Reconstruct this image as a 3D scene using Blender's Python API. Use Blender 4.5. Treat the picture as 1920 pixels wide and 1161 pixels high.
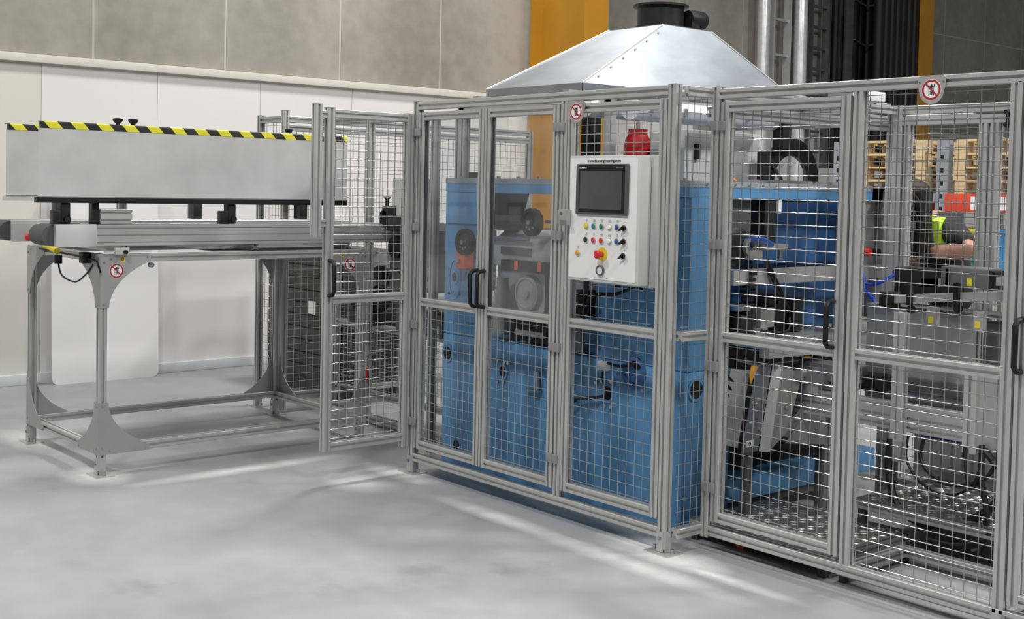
import bpy, bmesh, math, random
from mathutils import Vector, Matrix
random.seed(7)
S = bpy.context.scene
for o in list(bpy.data.objects): bpy.data.objects.remove(o)
COL = S.collection

# ------------------------------------------------------------------ camera
yaw, pit, rol = math.radians(139.4626), math.radians(-2.2840), math.radians(1.21425)
Fw = Vector((math.cos(yaw)*math.cos(pit), math.sin(yaw)*math.cos(pit), math.sin(pit)))
Rt = Vector((math.sin(yaw), -math.cos(yaw), 0)); Up = Rt.cross(Fw)
R2 = Rt*math.cos(rol)+Up*math.sin(rol); U2 = Up*math.cos(rol)-Rt*math.sin(rol)
cd = bpy.data.cameras.new('camera'); cam = bpy.data.objects.new('camera', cd); COL.objects.link(cam)
cam.matrix_world = Matrix(((R2.x, U2.x, -Fw.x, 3.66977), (R2.y, U2.y, -Fw.y, -4.07216), (R2.z, U2.z, -Fw.z, 1.61989), (0, 0, 0, 1)))
cd.sensor_fit = 'HORIZONTAL'; cd.sensor_width = 36; cd.lens = 2299.06/1920*36
cd.shift_y = -(580.5-447.354)/1920; cd.clip_start = .05; cd.clip_end = 100
S.camera = cam
# ------------------------------------------------------------------ light
w = bpy.data.worlds.new('hall_ambient'); S.world = w; w.use_nodes = True
w.node_tree.nodes['Background'].inputs[0].default_value = (.93, .96, 1, 1)
w.node_tree.nodes['Background'].inputs[1].default_value = .10
def lamp(name, x, y, z, power, size, col=(1, .98, .95)):
    l = bpy.data.lights.new(name, 'AREA'); l.energy = power; l.size = size; l.color = col
    o = bpy.data.objects.new(name, l); COL.objects.link(o); o.location = (x, y, z); return o
for (x, y, p) in ((-3.4, -4.8, 270), (1.4, -4.8, 300), (-3.6, 2.2, 250), (.8, 2.6, 190), (5.6, -1.0, 400), (4.6, 5.6, 640)):
    lamp('high_bay_light', x, y, 6.8, p, .9)
S.view_settings.view_transform = 'Standard'; S.view_settings.look = 'None'
S.view_settings.exposure = 0.0; S.view_settings.gamma = 1; S.view_settings.use_curve_mapping = False

# ------------------------------------------------------------------ materials
MATS = {}
def M(name, col, metal=0.0, rough=.5, var=.06, scale=6.0, bump=0.0, stretch=(1, 1, 1), spec=.5, detail=4):
    m = bpy.data.materials.new(name); m.use_nodes = True; MATS[name] = m
    nt = m.node_tree; b = nt.nodes['Principled BSDF']
    b.inputs['Metallic'].default_value = metal; b.inputs['Roughness'].default_value = rough
    b.inputs['Specular IOR Level'].default_value = spec
    tc = nt.nodes.new('ShaderNodeTexCoord'); mp = nt.nodes.new('ShaderNodeMapping'); mp.inputs['Scale'].default_value = stretch
    nt.links.new(tc.outputs['Object'], mp.inputs['Vector'])
    nz = nt.nodes.new('ShaderNodeTexNoise'); nz.inputs['Scale'].default_value = scale; nz.inputs['Detail'].default_value = detail
    nt.links.new(mp.outputs['Vector'], nz.inputs['Vector'])
    cr = nt.nodes.new('ShaderNodeValToRGB'); cr.color_ramp.elements[0].position = .3; cr.color_ramp.elements[1].position = .7
    cr.color_ramp.elements[0].color = tuple(max(0, c*(1-var)) for c in col)+(1,)
    cr.color_ramp.elements[1].color = tuple(min(1, c*(1+var)) for c in col)+(1,)
    nt.links.new(nz.outputs['Fac'], cr.inputs['Fac']); nt.links.new(cr.outputs['Color'], b.inputs['Base Color'])
    if bump:
        bp = nt.nodes.new('ShaderNodeBump'); bp.inputs['Strength'].default_value = bump; bp.inputs['Distance'].default_value = .01
        nt.links.new(nz.outputs['Fac'], bp.inputs['Height']); nt.links.new(bp.outputs['Normal'], b.inputs['Normal'])
    return m
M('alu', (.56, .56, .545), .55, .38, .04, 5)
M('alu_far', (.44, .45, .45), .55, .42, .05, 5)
M('wire', (.50, .50, .485), .9, .3, .03, 20)
M('galv', (.36, .395, .43), .95, .40, .14, 3.5, stretch=(1, 1, 2.5))
M('steel_plate', (.58, .585, .575), .35, .42, .10, 4)
M('dark_slat', (.055, .055, .05), .2, .6, .15, 8)
M('steel_dark', (.17, .17, .17), .5, .45, .15, 8)
M('gusset', (.42, .42, .41), .45, .45, .04, 6)
M('tread_steel', (.22, .215, .20), .8, .4, .1, 6)
M('stainless', (.50, .50, .48), .75, .33, .08, 5)
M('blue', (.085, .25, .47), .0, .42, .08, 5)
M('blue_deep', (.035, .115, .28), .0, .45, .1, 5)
M('black', (.010, .010, .011), .0, .5, .1, 10, spec=.3)
M('black_metal', (.014, .014, .015), .2, .4, .1, 10)
M('rubber', (.03, .03, .032), .0, .6, .1, 10)
M('belt', (.075, .075, .078), .0, .6, .1, 30)
M('hinge_grey', (.30, .30, .31), .3, .5, .05, 8)
M('white_paint', (.80, .80, .79), .0, .35, .02, 4)
M('cab_grey', (.54, .56, .54), .0, .4, .03, 4)
M('bezel', (.075, .077, .085), .0, .4, .05, 10)
M('screen', (.07, .07, .068), .0, .16, .1, 8)
M('print_black', (.02, .02, .02), 0, .6, .02)
M('print_grey', (.32, .32, .33), 0, .6, .02)
M('print_white', (.8, .8, .8), 0, .6, .02)
M('red', (.62, .02, .02), 0, .4, .05)
M('red_cloth', (.55, .012, .02), 0, .55, .2, 9)
M('sign_red', (.33, .02, .03), 0, .45, .05)
M('sign_pink', (.80, .60, .58), 0, .5, .03)
M('yellow', (.72, .60, .03), 0, .45, .05)
M('orange_tag', (.75, .33, .02), 0, .45, .05)
M('orange_red', (.75, .11, .03), 0, .45, .05)
M('green_btn', (.01, .22, .15), 0, .35, .03)
M('blue_btn', (.02, .07, .28), 0, .35, .03)
M('orange_paint', (.45, .215, .013), 0, .5, .10, 2)
M('white_sheet', (.78, .77, .76), 0, .5, .02, 1.5)
M('cladding', (.74, .725, .71), 0, .55, .03, .8)
M('cream', (.64, .635, .575), 0, .55, .03, 1)
M('trim_cream', (.62, .61, .54), 0, .5, .03, 2)
M('skirting', (.62, .66, .68), 0, .45, .04, 3)
M('joint', (.46, .45, .40), 0, .7, .04, 5)
M('pallet_wood', (.62, .47, .27), 0, .7, .22, 7, stretch=(1, 6, 6))
M('rack_grey', (.30, .33, .37), .2, .5, .06)
M('rack_red', (.72, .07, .03), .1, .45, .06)
M('grey_wall', (.42, .42, .41), 0, .6, .05, 2)
M('blue_plastic', (.03, .25, .60), 0, .4, .05)
M('teal_plastic', (.02, .25, .22), 0, .4, .05)
M('hose_blue', (.01, .05, .45), 0, .35, .05)
M('hose_orange', (.75, .22, .03), 0, .4, .05)
M('lamp_body', (.80, .81, .82), 0, .35, .02)
M('lamp_cover', (.48, .50, .55), 0, .25, .03)
M('foil', (.85, .86, .87), .45, .3, .12, 14)
M('skin', (.52, .28, .20), 0, .5, .08, 20)
M('hair', (.03, .02, .015), 0, .6, .2, 40)
M('shirt', (.012, .012, .015), 0, .8, .15, 20)
M('trousers', (.03, .035, .05), 0, .8, .15, 20)
M('hivis', (.55, .85, .04), 0, .6, .05, 20)
M('reflective', (.35, .36, .37), .3, .4, .05, 20)
M('glass_bowl', (.35, .36, .36), 0, .15, .1)

def concrete(name, dark, light, s):
    m = M(name, light, 0, .75, .05, 3, bump=.12)
    nt = m.node_tree; b = nt.nodes['Principled BSDF']; tc = nt.nodes['Texture Coordinate']
    def noise(sc, det, st):
        mp = nt.nodes.new('ShaderNodeMapping'); mp.inputs['Scale'].default_value = st
        n = nt.nodes.new('ShaderNodeTexNoise'); n.inputs['Scale'].default_value = sc; n.inputs['Detail'].default_value = det
        nt.links.new(tc.outputs['Object'], mp.inputs['Vector']); nt.links.new(mp.outputs['Vector'], n.inputs['Vector']); return n
    n1 = noise(s, 6, (1, 1, .45)); n2 = noise(s*9, 5, (1, 1, 1))
    mx = nt.nodes.new('ShaderNodeMix'); mx.data_type = 'FLOAT'; mx.inputs[0].default_value = .3
    nt.links.new(n1.outputs['Fac'], mx.inputs[2]); nt.links.new(n2.outputs['Fac'], mx.inputs[3])
    cr = nt.nodes.new('ShaderNodeValToRGB'); cr.color_ramp.elements[0].position = .38; cr.color_ramp.elements[1].position = .62
    cr.color_ramp.elements[0].color = dark+(1,); cr.color_ramp.elements[1].color = light+(1,)
    nt.links.new(mx.outputs[0], cr.inputs['Fac']); nt.links.new(cr.outputs['Color'], b.inputs['Base Color'])
    return m
concrete('concrete', (.24, .225, .19), (.36, .34, .295), .8)

def floor_mat():
    m = M('floor_concrete', (.5, .5, .5), 0, .42, .05, 3)
    nt = m.node_tree; b = nt.nodes['Principled BSDF']; tc = nt.nodes['Texture Coordinate']; L = nt.links.new
    def noise(sc, det, st=(1, 1, 1), rough=.55):
        mp = nt.nodes.new('ShaderNodeMapping'); mp.inputs['Scale'].default_value = st
        n = nt.nodes.new('ShaderNodeTexNoise'); n.inputs['Scale'].default_value = sc; n.inputs['Detail'].default_value = det; n.inputs['Roughness'].default_value = rough
        L(tc.outputs['Object'], mp.inputs['Vector']); L(mp.outputs['Vector'], n.inputs['Vector']); return n
    n1 = noise(.55, 7); n2 = noise(6, 6); n3 = noise(1.3, 5, (1, 1.6, 1))
    cr = nt.nodes.new('ShaderNodeValToRGB'); e = cr.color_ramp.elements
    e[0].position = .32; e[0].color = (.255, .265, .275, 1); e[1].position = .66; e[1].color = (.38, .39, .40, 1)
    mx = nt.nodes.new('ShaderNodeMix'); mx.data_type = 'FLOAT'; mx.inputs[0].default_value = .25
    L(n1.outputs['Fac'], mx.inputs[2]); L(n2.outputs['Fac'], mx.inputs[3]); L(mx.outputs[0], cr.inputs['Fac'])
    # dark scuffs
    c3 = nt.nodes.new('ShaderNodeValToRGB'); c3.color_ramp.elements[0].position = .27; c3.color_ramp.elements[1].position = .40
    c3.color_ramp.elements[0].color = (.72, .72, .72, 1); c3.color_ramp.elements[1].color = (1, 1, 1, 1)
    L(n3.outputs['Fac'], c3.inputs['Fac'])
    mul = nt.nodes.new('ShaderNodeMix'); mul.data_type = 'RGBA'; mul.blend_type = 'MULTIPLY'; mul.inputs[0].default_value = 1
    L(cr.outputs['Color'], mul.inputs[6]); L(c3.outputs['Color'], mul.inputs[7])
    out = mul.outputs[2]
    # pale drilling dust around the anchored feet, plus streaks of light painted alike
    sep = nt.nodes.new('ShaderNodeSeparateXYZ'); L(tc.outputs['Object'], sep.inputs[0])
    nd = noise(5, 6, (1, 1, 1), .65)
    def math_(op, a, b_=None):
        n = nt.nodes.new('ShaderNodeMath'); n.operation = op
        for i, q in enumerate((a, b_)):
            if q is None: continue
            if isinstance(q, (int, float)): n.inputs[i].default_value = q
            else: L(q, n.inputs[i])
        return n.outputs[0]
    tot = None
    for (x, y, rx, ry, k) in ((-.02, .0, .42, .16, 1), (.0, -.22, .75, .10, .7), (-.9, -.20, .55, .09, .75), (-1.95, -.05, .35, .14, .9), (-1.9, -.35, .30, .20, .55), (-2.87, -1.45, .28, .2, .9), (-2.55, -.75, .10, .75, .75), (-3.95, -1.42, .5, .16, .8), (-3.6, .1, .4, .12, .6), (.35, -.05, .5, .06, .6)):
        dx = math_('DIVIDE', math_('SUBTRACT', sep.outputs[0], x), rx); dy = math_('DIVIDE', math_('SUBTRACT', sep.outputs[1], y), ry)
        r = math_('SQRT', math_('ADD', math_('MULTIPLY', dx, dx), math_('MULTIPLY', dy, dy)))
        v = math_('MULTIPLY', math_('MAXIMUM', math_('SUBTRACT', 1, r), 0), k)
        tot = v if tot is None else math_('MAXIMUM', tot, v)
    fac = math_('MULTIPLY', tot, math_('MULTIPLY', nd.outputs['Fac'], 2.6))
    cl = nt.nodes.new('ShaderNodeClamp'); L(fac, cl.inputs[0]); cl.inputs[2].default_value = .92
    du = nt.nodes.new('ShaderNodeMix'); du.data_type = 'RGBA'; L(cl.outputs[0], du.inputs[0]); L(out, du.inputs[6]); du.inputs[7].default_value = (.72, .72, .70, 1)
    L(du.outputs[2], b.inputs['Base Color'])
    rr = nt.nodes.new('ShaderNodeMapRange'); rr.inputs[3].default_value = .33; rr.inputs[4].default_value = .58
    L(n2.outputs['Fac'], rr.inputs[0]); L(rr.outputs[0], b.inputs['Roughness'])
    bp = nt.nodes.new('ShaderNodeBump'); bp.inputs['Strength'].default_value = .06; bp.inputs['Distance'].default_value = .01
    L(n2.outputs['Fac'], bp.inputs['Height']); L(bp.outputs['Normal'], b.inputs['Normal'])
floor_mat()

def hazard():
    m = M('hazard', (.8, .7, .05), 0, .4, .03); nt = m.node_tree; b = nt.nodes['Principled BSDF']; L = nt.links.new
    tc = nt.nodes['Texture Coordinate']; sep = nt.nodes.new('ShaderNodeSeparateXYZ'); L(tc.outputs['Object'], sep.inputs[0])
    a = nt.nodes.new('ShaderNodeMath'); a.operation = 'MULTIPLY_ADD'; L(sep.outputs[2], a.inputs[0]); a.inputs[1].default_value = .9; L(sep.outputs[1], a.inputs[2])
    d = nt.nodes.new('ShaderNodeMath'); d.operation = 'DIVIDE'; L(a.outputs[0], d.inputs[0]); d.inputs[1].default_value = .142
    f = nt.nodes.new('ShaderNodeMath'); f.operation = 'FRACT'; L(d.outputs[0], f.inputs[0])
    c = nt.nodes.new('ShaderNodeValToRGB'); c.color_ramp.interpolation = 'CONSTANT'
    c.color_ramp.elements[0].color = (.70, .66, .035, 1); c.color_ramp.elements[1].position = .5; c.color_ramp.elements[1].color = (.018, .018, .018, 1)
    L(f.outputs[0], c.inputs['Fac']); L(c.outputs['Color'], b.inputs['Base Color'])
hazard()

def clear():
    m = bpy.data.materials.new('clear_plastic'); MATS['clear'] = m; m.use_nodes = True; nt = m.node_tree; nt.nodes.clear(); L = nt.links.new
    o = nt.nodes.new('ShaderNodeOutputMaterial'); t = nt.nodes.new('ShaderNodeBsdfTransparent'); t.inputs[0].default_value = (.90, .92, .93, 1)
    g = nt.nodes.new('ShaderNodeBsdfGlossy'); g.inputs['Roughness'].default_value = .04; g.inputs[0].default_value = (.95, .95, .95, 1)
    d = nt.nodes.new('ShaderNodeBsdfDiffuse'); d.inputs[0].default_value = (.75, .76, .78, 1)
    nz = nt.nodes.new('ShaderNodeTexNoise'); nz.inputs['Scale'].default_value = 3
    mr = nt.nodes.new('ShaderNodeMapRange'); mr.inputs[3].default_value = .01; mr.inputs[4].default_value = .07; L(nz.outputs['Fac'], mr.inputs[0])
    m1 = nt.nodes.new('ShaderNodeMixShader'); L(mr.outputs[0], m1.inputs[0]); L(t.outputs[0], m1.inputs[1]); L(d.outputs[0], m1.inputs[2])
    lw = nt.nodes.new('ShaderNodeLayerWeight'); lw.inputs[0].default_value = .5
    pw_ = nt.nodes.new('ShaderNodeMath'); pw_.operation = 'POWER'; L(lw.outputs['Facing'], pw_.inputs[0]); pw_.inputs[1].default_value = 4
    ma = nt.nodes.new('ShaderNodeMath'); ma.operation = 'MULTIPLY_ADD'; L(pw_.outputs[0], ma.inputs[0]); ma.inputs[1].default_value = .5; ma.inputs[2].default_value = .03
    m2 = nt.nodes.new('ShaderNodeMixShader'); L(ma.outputs[0], m2.inputs[0]); L(m1.outputs[0], m2.inputs[1]); L(g.outputs[0], m2.inputs[2])
    L(m2.outputs[0], o.inputs[0])
clear()

# ------------------------------------------------------------------ builders
WL = {}   # world location of each object's origin
def place(o, loc): o.location = loc; WL[o.name] = Vector(loc)
def tag(o, label=None, cat=None, group=None, kind=None):
    if label: o['label'] = label
    if cat: o['category'] = cat
    if group: o['group'] = group
    if kind: o['kind'] = kind
    return o
def thing(name, label, cat, loc, group=None):
    o = bpy.data.objects.new(name, None); COL.objects.link(o); o.empty_display_size = .1
    place(o, loc); return tag(o, label, cat, group)

class MB:
    def __init__(s): s.v = []; s.f = []; s.bev = 0
    def add(s, vs, fs):
        k = len(s.v); s.v += [tuple(p) for p in vs]; s.f += [tuple(i+k for i in f) for f in fs]; return s
    def box(s, x0, y0, z0, x1, y1, z1):
        vs = [(x, y, z) for z in (z0, z1) for y in (y0, y1) for x in (x0, x1)]
        return s.add(vs, [(0, 2, 3, 1), (4, 5, 7, 6), (0, 1, 5, 4), (2, 6, 7, 3), (0, 4, 6, 2), (1, 3, 7, 5)])
    def hexa(s, b, t):   # bottom quad, top quad
        return s.add(list(b)+list(t), [(3, 2, 1, 0), (4, 5, 6, 7), (0, 1, 5, 4), (1, 2, 6, 5), (2, 3, 7, 6), (3, 0, 4, 7)])
    def prism(s, poly, axis, a, b):
        n = len(poly)
        def P(u, v, t): return {'x': (t, u, v), 'y': (u, t, v), 'z': (u, v, t)}[axis]
        vs = [P(u, v, a) for u, v in poly]+[P(u, v, b) for u, v in poly]
        return s.add(vs, [tuple(range(n))[::-1], tuple(range(n, 2*n))]+[(i, (i+1) % n, n+(i+1) % n, n+i) for i in range(n)])
    def prof(s, x0, y0, z0, x1, y1, z1, axis, mod=.045, sw=.0125, sd=.011):
        lo = (x0, y0, z0); hi = (x1, y1, z1); k = 'xyz'.index(axis); o = [i for i in range(3) if i != k]
        u0, u1, v0, v1 = lo[o[0]], hi[o[0]], lo[o[1]], hi[o[1]]
        W, H = u1-u0, v1-v0; nu = max(1, round(W/mod)); nv = max(1, round(H/mod)); c = .0025
        poly = [(c, 0)]
        def side(L, n, fn):
            for i in range(n):
                m = (i+.5)*L/n
                for (d, e) in ((m-sw/2, 0), (m-sw/2, sd), (m+sw/2, sd), (m+sw/2, 0)): poly.append(fn(d, e))
        side(W, nu, lambda d, e: (d, e)); poly += [(W-c, 0), (W, c)]
        side(H, nv, lambda d, e: (W-e, d)); poly += [(W, H-c), (W-c, H)]
        side(W, nu, lambda d, e: (W-d, H-e)); poly += [(c, H), (0, H-c)]
        side(H, nv, lambda d, e: (e, H-d)); poly += [(0, c)]
        return s.prism([(u0+u, v0+v) for u, v in poly], axis, lo[k], hi[k])
    def cyl(s, c, axis, r, a, b, n=20, r2=None):
        r2 = r if r2 is None else r2; k = 'xyz'.index(axis); o = [i for i in range(3) if i != k]; vs = []
        for (t, rr) in ((a, r), (b, r2)):
            for i in range(n):
                p = [0, 0, 0]; p[k] = c[k]+t; p[o[0]] = c[o[0]]+rr*math.cos(2*math.pi*i/n); p[o[1]] = c[o[1]]+rr*math.sin(2*math.pi*i/n); vs.append(p)
        return s.add(vs, [tuple(range(n))[::-1], tuple(range(n, 2*n))]+[(i, (i+1) % n, n+(i+1) % n, n+i) for i in range(n)])
    def lathe(s, c, axis, pr, n=20):
        k = 'xyz'.index(axis); o = [i for i in range(3) if i != k]; vs = []
        for (r, t) in pr:
            for i in range(n):
                p = [0, 0, 0]; p[k] = c[k]+t; p[o[0]] = c[o[0]]+r*math.cos(2*math.pi*i/n); p[o[1]] = c[o[1]]+r*math.sin(2*math.pi*i/n); vs.append(p)
        fs = []; m = len(pr)
        for j in range(m-1):
            for i in range(n): fs.append((j*n+i, j*n+(i+1) % n, (j+1)*n+(i+1) % n, (j+1)*n+i))
        fs += [tuple(range(n))[::-1], tuple(range((m-1)*n, m*n))]
        return s.add(vs, fs)
    def ring(s, c, axis, ro, ri, a, b, n=24, ez=1.0, t0=0, t1=2*math.pi):
        k = 'xyz'.index(axis); o = [i for i in range(3) if i != k]; vs = []; full = abs(t1-t0-2*math.pi) < 1e-6; m = n if full else n+1
        for i in range(m):
            t = t0+(t1-t0)*i/n
            for (r, h) in ((ro, a), (ro, b), (ri, b), (ri, a)):
                p = [0, 0, 0]; p[k] = c[k]+h; p[o[0]] = c[o[0]]+r*math.cos(t); p[o[1]] = c[o[1]]+r*ez*math.sin(t); vs.append(p)
        fs = []
        for i in range(n):
            j = (i+1) % m
            for q in range(4): fs.append((i*4+q, i*4+(q+1) % 4, j*4+(q+1) % 4, j*4+q))
        if not full: fs += [(0, 1, 2, 3), (4*n+3, 4*n+2, 4*n+1, 4*n)]
        return s.add(vs, fs)
    def tube(s, pts, r, n=6, sub=0):
        pts = [Vector(p) for p in pts]
        if sub and len(pts) > 2:
            q = []
            for i in range(len(pts)-1):
                p0 = pts[max(i-1, 0)]; p1 = pts[i]; p2 = pts[i+1]; p3 = pts[min(i+2, len(pts)-1)]
                for k in range(sub):
                    t = k/sub; q.append(.5*((2*p1)+(p2-p0)*t+(2*p0-5*p1+4*p2-p3)*t*t+(3*p1-p0-3*p2+p3)*t**3))
            pts = q+[pts[-1]]
        up = None; vs = []
        for i, p in enumerate(pts):
            d = (pts[min(i+1, len(pts)-1)]-pts[max(i-1, 0)]).normalized()
            if up is None: up = Vector((0, 0, 1)) if abs(d.z) < .9 else Vector((1, 0, 0))
            a = d.cross(up).normalized(); up = a.cross(d).normalized()
            for k in range(n):
                t = 2*math.pi*(k+.5)/n; vs.append(p+a*r*math.cos(t)+up*r*math.sin(t))
        m = len(pts); fs = [tuple(range(n))[::-1], tuple(range((m-1)*n, m*n))]
        for j in range(m-1):
            for i in range(n): fs.append((j*n+i, j*n+(i+1) % n, (j+1)*n+(i+1) % n, (j+1)*n+i))
        return s.add(vs, fs)
    def bevel(s, w): s.bev = w; return s
    def build(s, name, mat, parent=None, smooth=True, loc=None, label=None):
        me = bpy.data.meshes.new(name)
        base = WL[parent.name] if parent is not None else Vector(loc if loc is not None else (0, 0, 0))
        me.from_pydata([tuple(Vector(p)-base) for p in s.v], [], s.f)
        bm = bmesh.new(); bm.from_mesh(me); bmesh.ops.recalc_face_normals(bm, faces=bm.faces)
        if s.bev:
            bmesh.ops.bevel(bm, geom=[e for e in bm.edges if e.calc_face_angle(0) > .6], offset=s.bev, segments=2, affect='EDGES', profile=.6)
        bm.to_mesh(me); bm.free()
        me.materials.append(MATS[mat])
        if smooth:
            for p in me.polygons: p.use_smooth = True
            me.set_sharp_from_angle(angle=.6)
        o = bpy.data.objects.new(name, me); COL.objects.link(o)
        if parent is not None: o.parent = parent; WL[o.name] = base.copy()
        else: place(o, base)
        if label: o['label'] = label
        return o
def B(*a): return MB().box(*a)
def struct(o): return tag(o, kind='structure')
def copy_tree(root, loc, label=None):
    r = root.copy(); COL.objects.link(r); r.location = loc; WL[r.name] = Vector(loc)
    if label: r['label'] = label
    for ch in list(root.children):
        c = ch.copy(); COL.objects.link(c); c.parent = r
        for g in ch.children:
            d = g.copy(); COL.objects.link(d); d.parent = c
    return r
def text(name, body, size, mat, parent, mtx, extr=.0006, label=None):
    cu = bpy.data.curves.new('txt', 'FONT'); cu.body = body; cu.size = size; cu.extrude = extr; cu.align_x = 'CENTER'; cu.align_y = 'CENTER'
    t = bpy.data.objects.new('txt', cu); COL.objects.link(t)
    me = bpy.data.meshes.new_from_object(t.evaluated_get(bpy.context.evaluated_depsgraph_get()))
    bpy.data.objects.remove(t)
    me.transform(mtx); me.transform(Matrix.Translation(-WL[parent.name])); me.materials.clear(); me.materials.append(MATS[mat])
    o = bpy.data.objects.new(name, me); COL.objects.link(o); o.parent = parent; WL[o.name] = WL[parent.name].copy(); return o
def face_y(x, y, z):   # text facing -Y at this point
    return Matrix.Translation((x, y, z)) @ Matrix.Rotation(math.pi/2, 4, 'X')

# ------------------------------------------------------------------ setting
struct(B(-6.4, -9, -.2, 9, 19, 0).build('floor', 'floor_concrete'))
wall = struct(B(-6.45, -6, 0, -6.133, 19, 8.2).build('wall_left', 'joint'))
y = -.19-1.17*5
while y < 18.5:   # tall precast concrete panels
    zs = (2.6, 8.2) if y < 11.4 else (2.6, 4.05, 8.2)
    for a, b in zip(zs[:-1], zs[1:]):
        B(-6.17, y+.010, a+.01, -6.13, y+1.17-.010, b-.01).build('concrete_panel', 'concrete', wall)
    y += 1.17
y = .36-.965*6
while y < 18:
    m = 'cladding' if y > -.9 else 'cream'
    B(-6.17, y+.002, .0, -6.129, y+.963, 2.54).build('cladding_panel', m, wall); y += .965
struct(B(-6.135, -6, 0, -6.10, 18.5, .085).bevel(.006).build('baseboard_left', 'skirting'))
t = struct(B(-6.135, -6, 2.535, -6.075, 18.5, 2.6).bevel(.006).build('trim_1', 'trim_cream'))
pw = struct(B(-6.1, 9.2, 0, 4.5, 9.3, 1.98).build('wall_back', 'grey_wall'))
for i in range(8): B(-5.9+i*1.25, 9.18, .1, -5.9+i*1.25+1.235, 9.2, 1.95).build('wall_panel', 'grey_wall', pw)

# leaning white sheet
sh = MB(); r = .05; ys, ye, h = -.56, .325, 1.6
pl = []
for (cy, cz, a0) in ((ye-r, r, -90), (ye-r, h-r, 0), (ys+r, h-r, 90), (ys+r, r, 180)):
    for k in range(6): a = math.radians(a0+18*k); pl.append((cy+r*math.cos(a), cz+r*math.sin(a)))
sh.prism(pl, 'x', 0, .012)
sh.v = [(-5.99-.05*(p[2]/h)+p[0], p[1], p[2]) for p in sh.v]
tag(sh.build('white_sheet_board', 'white_sheet', loc=(-5.99, -.1, 0)), 'large white sheet board with rounded corners leaning on the wall', 'board')

def column(y0, label):
    c = thing('steel_column', label, 'column', (-5.7, y0+.15, 0), 'orange steel columns along the wall')
    B(-6.10, y0, 0, -6.06, y0+.30, 8).build('flange', 'orange_paint', c)
    B(-6.06, y0+.14, 0, -5.27, y0+.16, 8).build('web', 'orange_paint', c)
    B(-5.27, y0, 0, -5.24, y0+.30, 8).build('flange', 'orange_paint', c)
    B(-6.10, y0-.02, 0, -5.2, y0+.32, .03).build('base_plate', 'orange_paint', c)
column(4.47, 'orange painted steel column rising right behind the extraction hood')
column(10.58, 'orange painted steel column beside the black cable runs')

# cable ladders and pipes on the wall
def ladder(ya, yb, x, mat, pitch, label, wd=.03):
    l = thing('cable_ladder', label, 'cable ladder', (x, (ya+yb)/2, 0))
    for yy in (ya, yb): B(x-.05, yy-wd/2, 0, x+.05, yy+wd/2, 8).build('side_rail', mat, l)
    z = .3
    while z < 7.9:
        MB().box(x-.02, ya, z-.015, x+.02, yb, z+.015).build('rung', mat, l); z += pitch
    return l
ladder(8.33, 8.66, -5.95, 'steel_plate', .44, 'bright galvanised cable ladder between two foil wrapped pipes')
ladder(9.17, 9.52, -5.98, 'steel_dark', .27, 'dark cable ladder with close rungs on the concrete wall')
ct = ladder(9.99, 10.49, -5.98, 'steel_dark', .53, 'wide dark cable tray with black bundles clipped by steel straps', .02)
for (ya, r) in ((10.08, .07), (10.2, .05), (10.4, .08)):
    MB().cyl((-5.93, ya, 0), 'z', r, 0, 8, 12).build('cable_bundle', 'black', ct)
z = .5
while z < 7.8: MB().tube([(-5.85, 9.98, z+.03), (-5.84, 10.2, z-.03), (-5.84, 10.4, z), (-5.85, 10.5, z+.02)], .014, 6, 4).build('strap', 'galv', ct); z += .53
MB().box(-6.0, 9.95, 0, -5.86, 9.975, 8).build('edge_strip', 'galv', ct)
for (ya, r, lab) in ((8.12, .075, 'foil wrapped pipe running up the wall on the hood side of the bright ladder'), (8.87, .085, 'foil wrapped pipe running up the wall next to the dark ladder')):
    p = MB(); prf = []
    for i in range(81): prf.append((r*(1+.03*random.uniform(-1, 1)), i*.1))
    p.lathe((-5.9, ya, 0), 'z', prf, 14)
    tag(p.build('foil_pipe', 'foil', loc=(-5.9, ya, 0)), lab, 'pipe', 'foil wrapped pipes')
for k, (ya, r) in enumerate(((9.72, .05), (9.82, .035), (9.70, .06), (9.84, .06), (9.98, .055), (10.11, .06), (10.24, .055), (10.37, .06), (10.50, .06))):
    p = MB().cyl((-5.98 if k < 2 else -5.31, ya-.0, 0), 'z', r, 0, 8, 12)
    tag(p.build('black_pipe', 'black', loc=(-5.9, ya, 0)), ('thin black pipe on the wall between the dark ladder and the cable tray' if k == 1 else 'thicker black pipe on the wall between the dark ladder and the cable tray' if k == 0 else 'black vertical pipe in the row in front of the orange column'), 'pipe', 'black pipes on the wall')

# ------------------------------------------------------------------ fence kit
def rect_mesh(par, axis, pos, u0, u1, z0, z1, pitch=.0545, r=.0017, mat='wire'):
    """welded mesh panel; axis 'x' runs along x at y=pos, axis 'y' runs along y at x=pos"""
    m = MB(); W = u1-u0; H = z1-z0
    n = max(1, round(W/pitch)); k = max(1, round(H/pitch))
    Q = (lambda u, d, z: (u, pos+d, z)) if axis == 'x' else (lambda u, d, z: (pos-d, u, z))
    for i in range(n+1):
        u = u0+(i+.35)*W/(n+.7); m.tube([Q(u, r, z0-.004), Q(u, r, z1+.004)], r, 6)
    for j in range(k+1):
        z = z0+(j+.35)*H/(k+.7); m.tube([Q(u0-.004, -r, z), Q(u1+.004, -r, z)], r, 6)
    o = m.build('wire_mesh', mat, par); o['kind'] = 'stuff'; return o
def post(par, x, y, z0, z1, wx=.045, wy=.045, mat='alu', cap=True, name='post'):
    o = MB().prof(x, y, z0, x+wx, y+wy, z1, 'z').build(name, mat, par, smooth=False)
    if cap: B(x, y, z1, x+wx, y+wy, z1+.004).build('end_cap', 'hinge_grey', o)
    return o
def railx(par, x0, x1, y, z, h=.045, d=.045, mat='alu', name='rail'):
    return MB().prof(x0, y, z, x1, y+d, z+h, 'x').build(name, mat, par, smooth=False)
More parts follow.
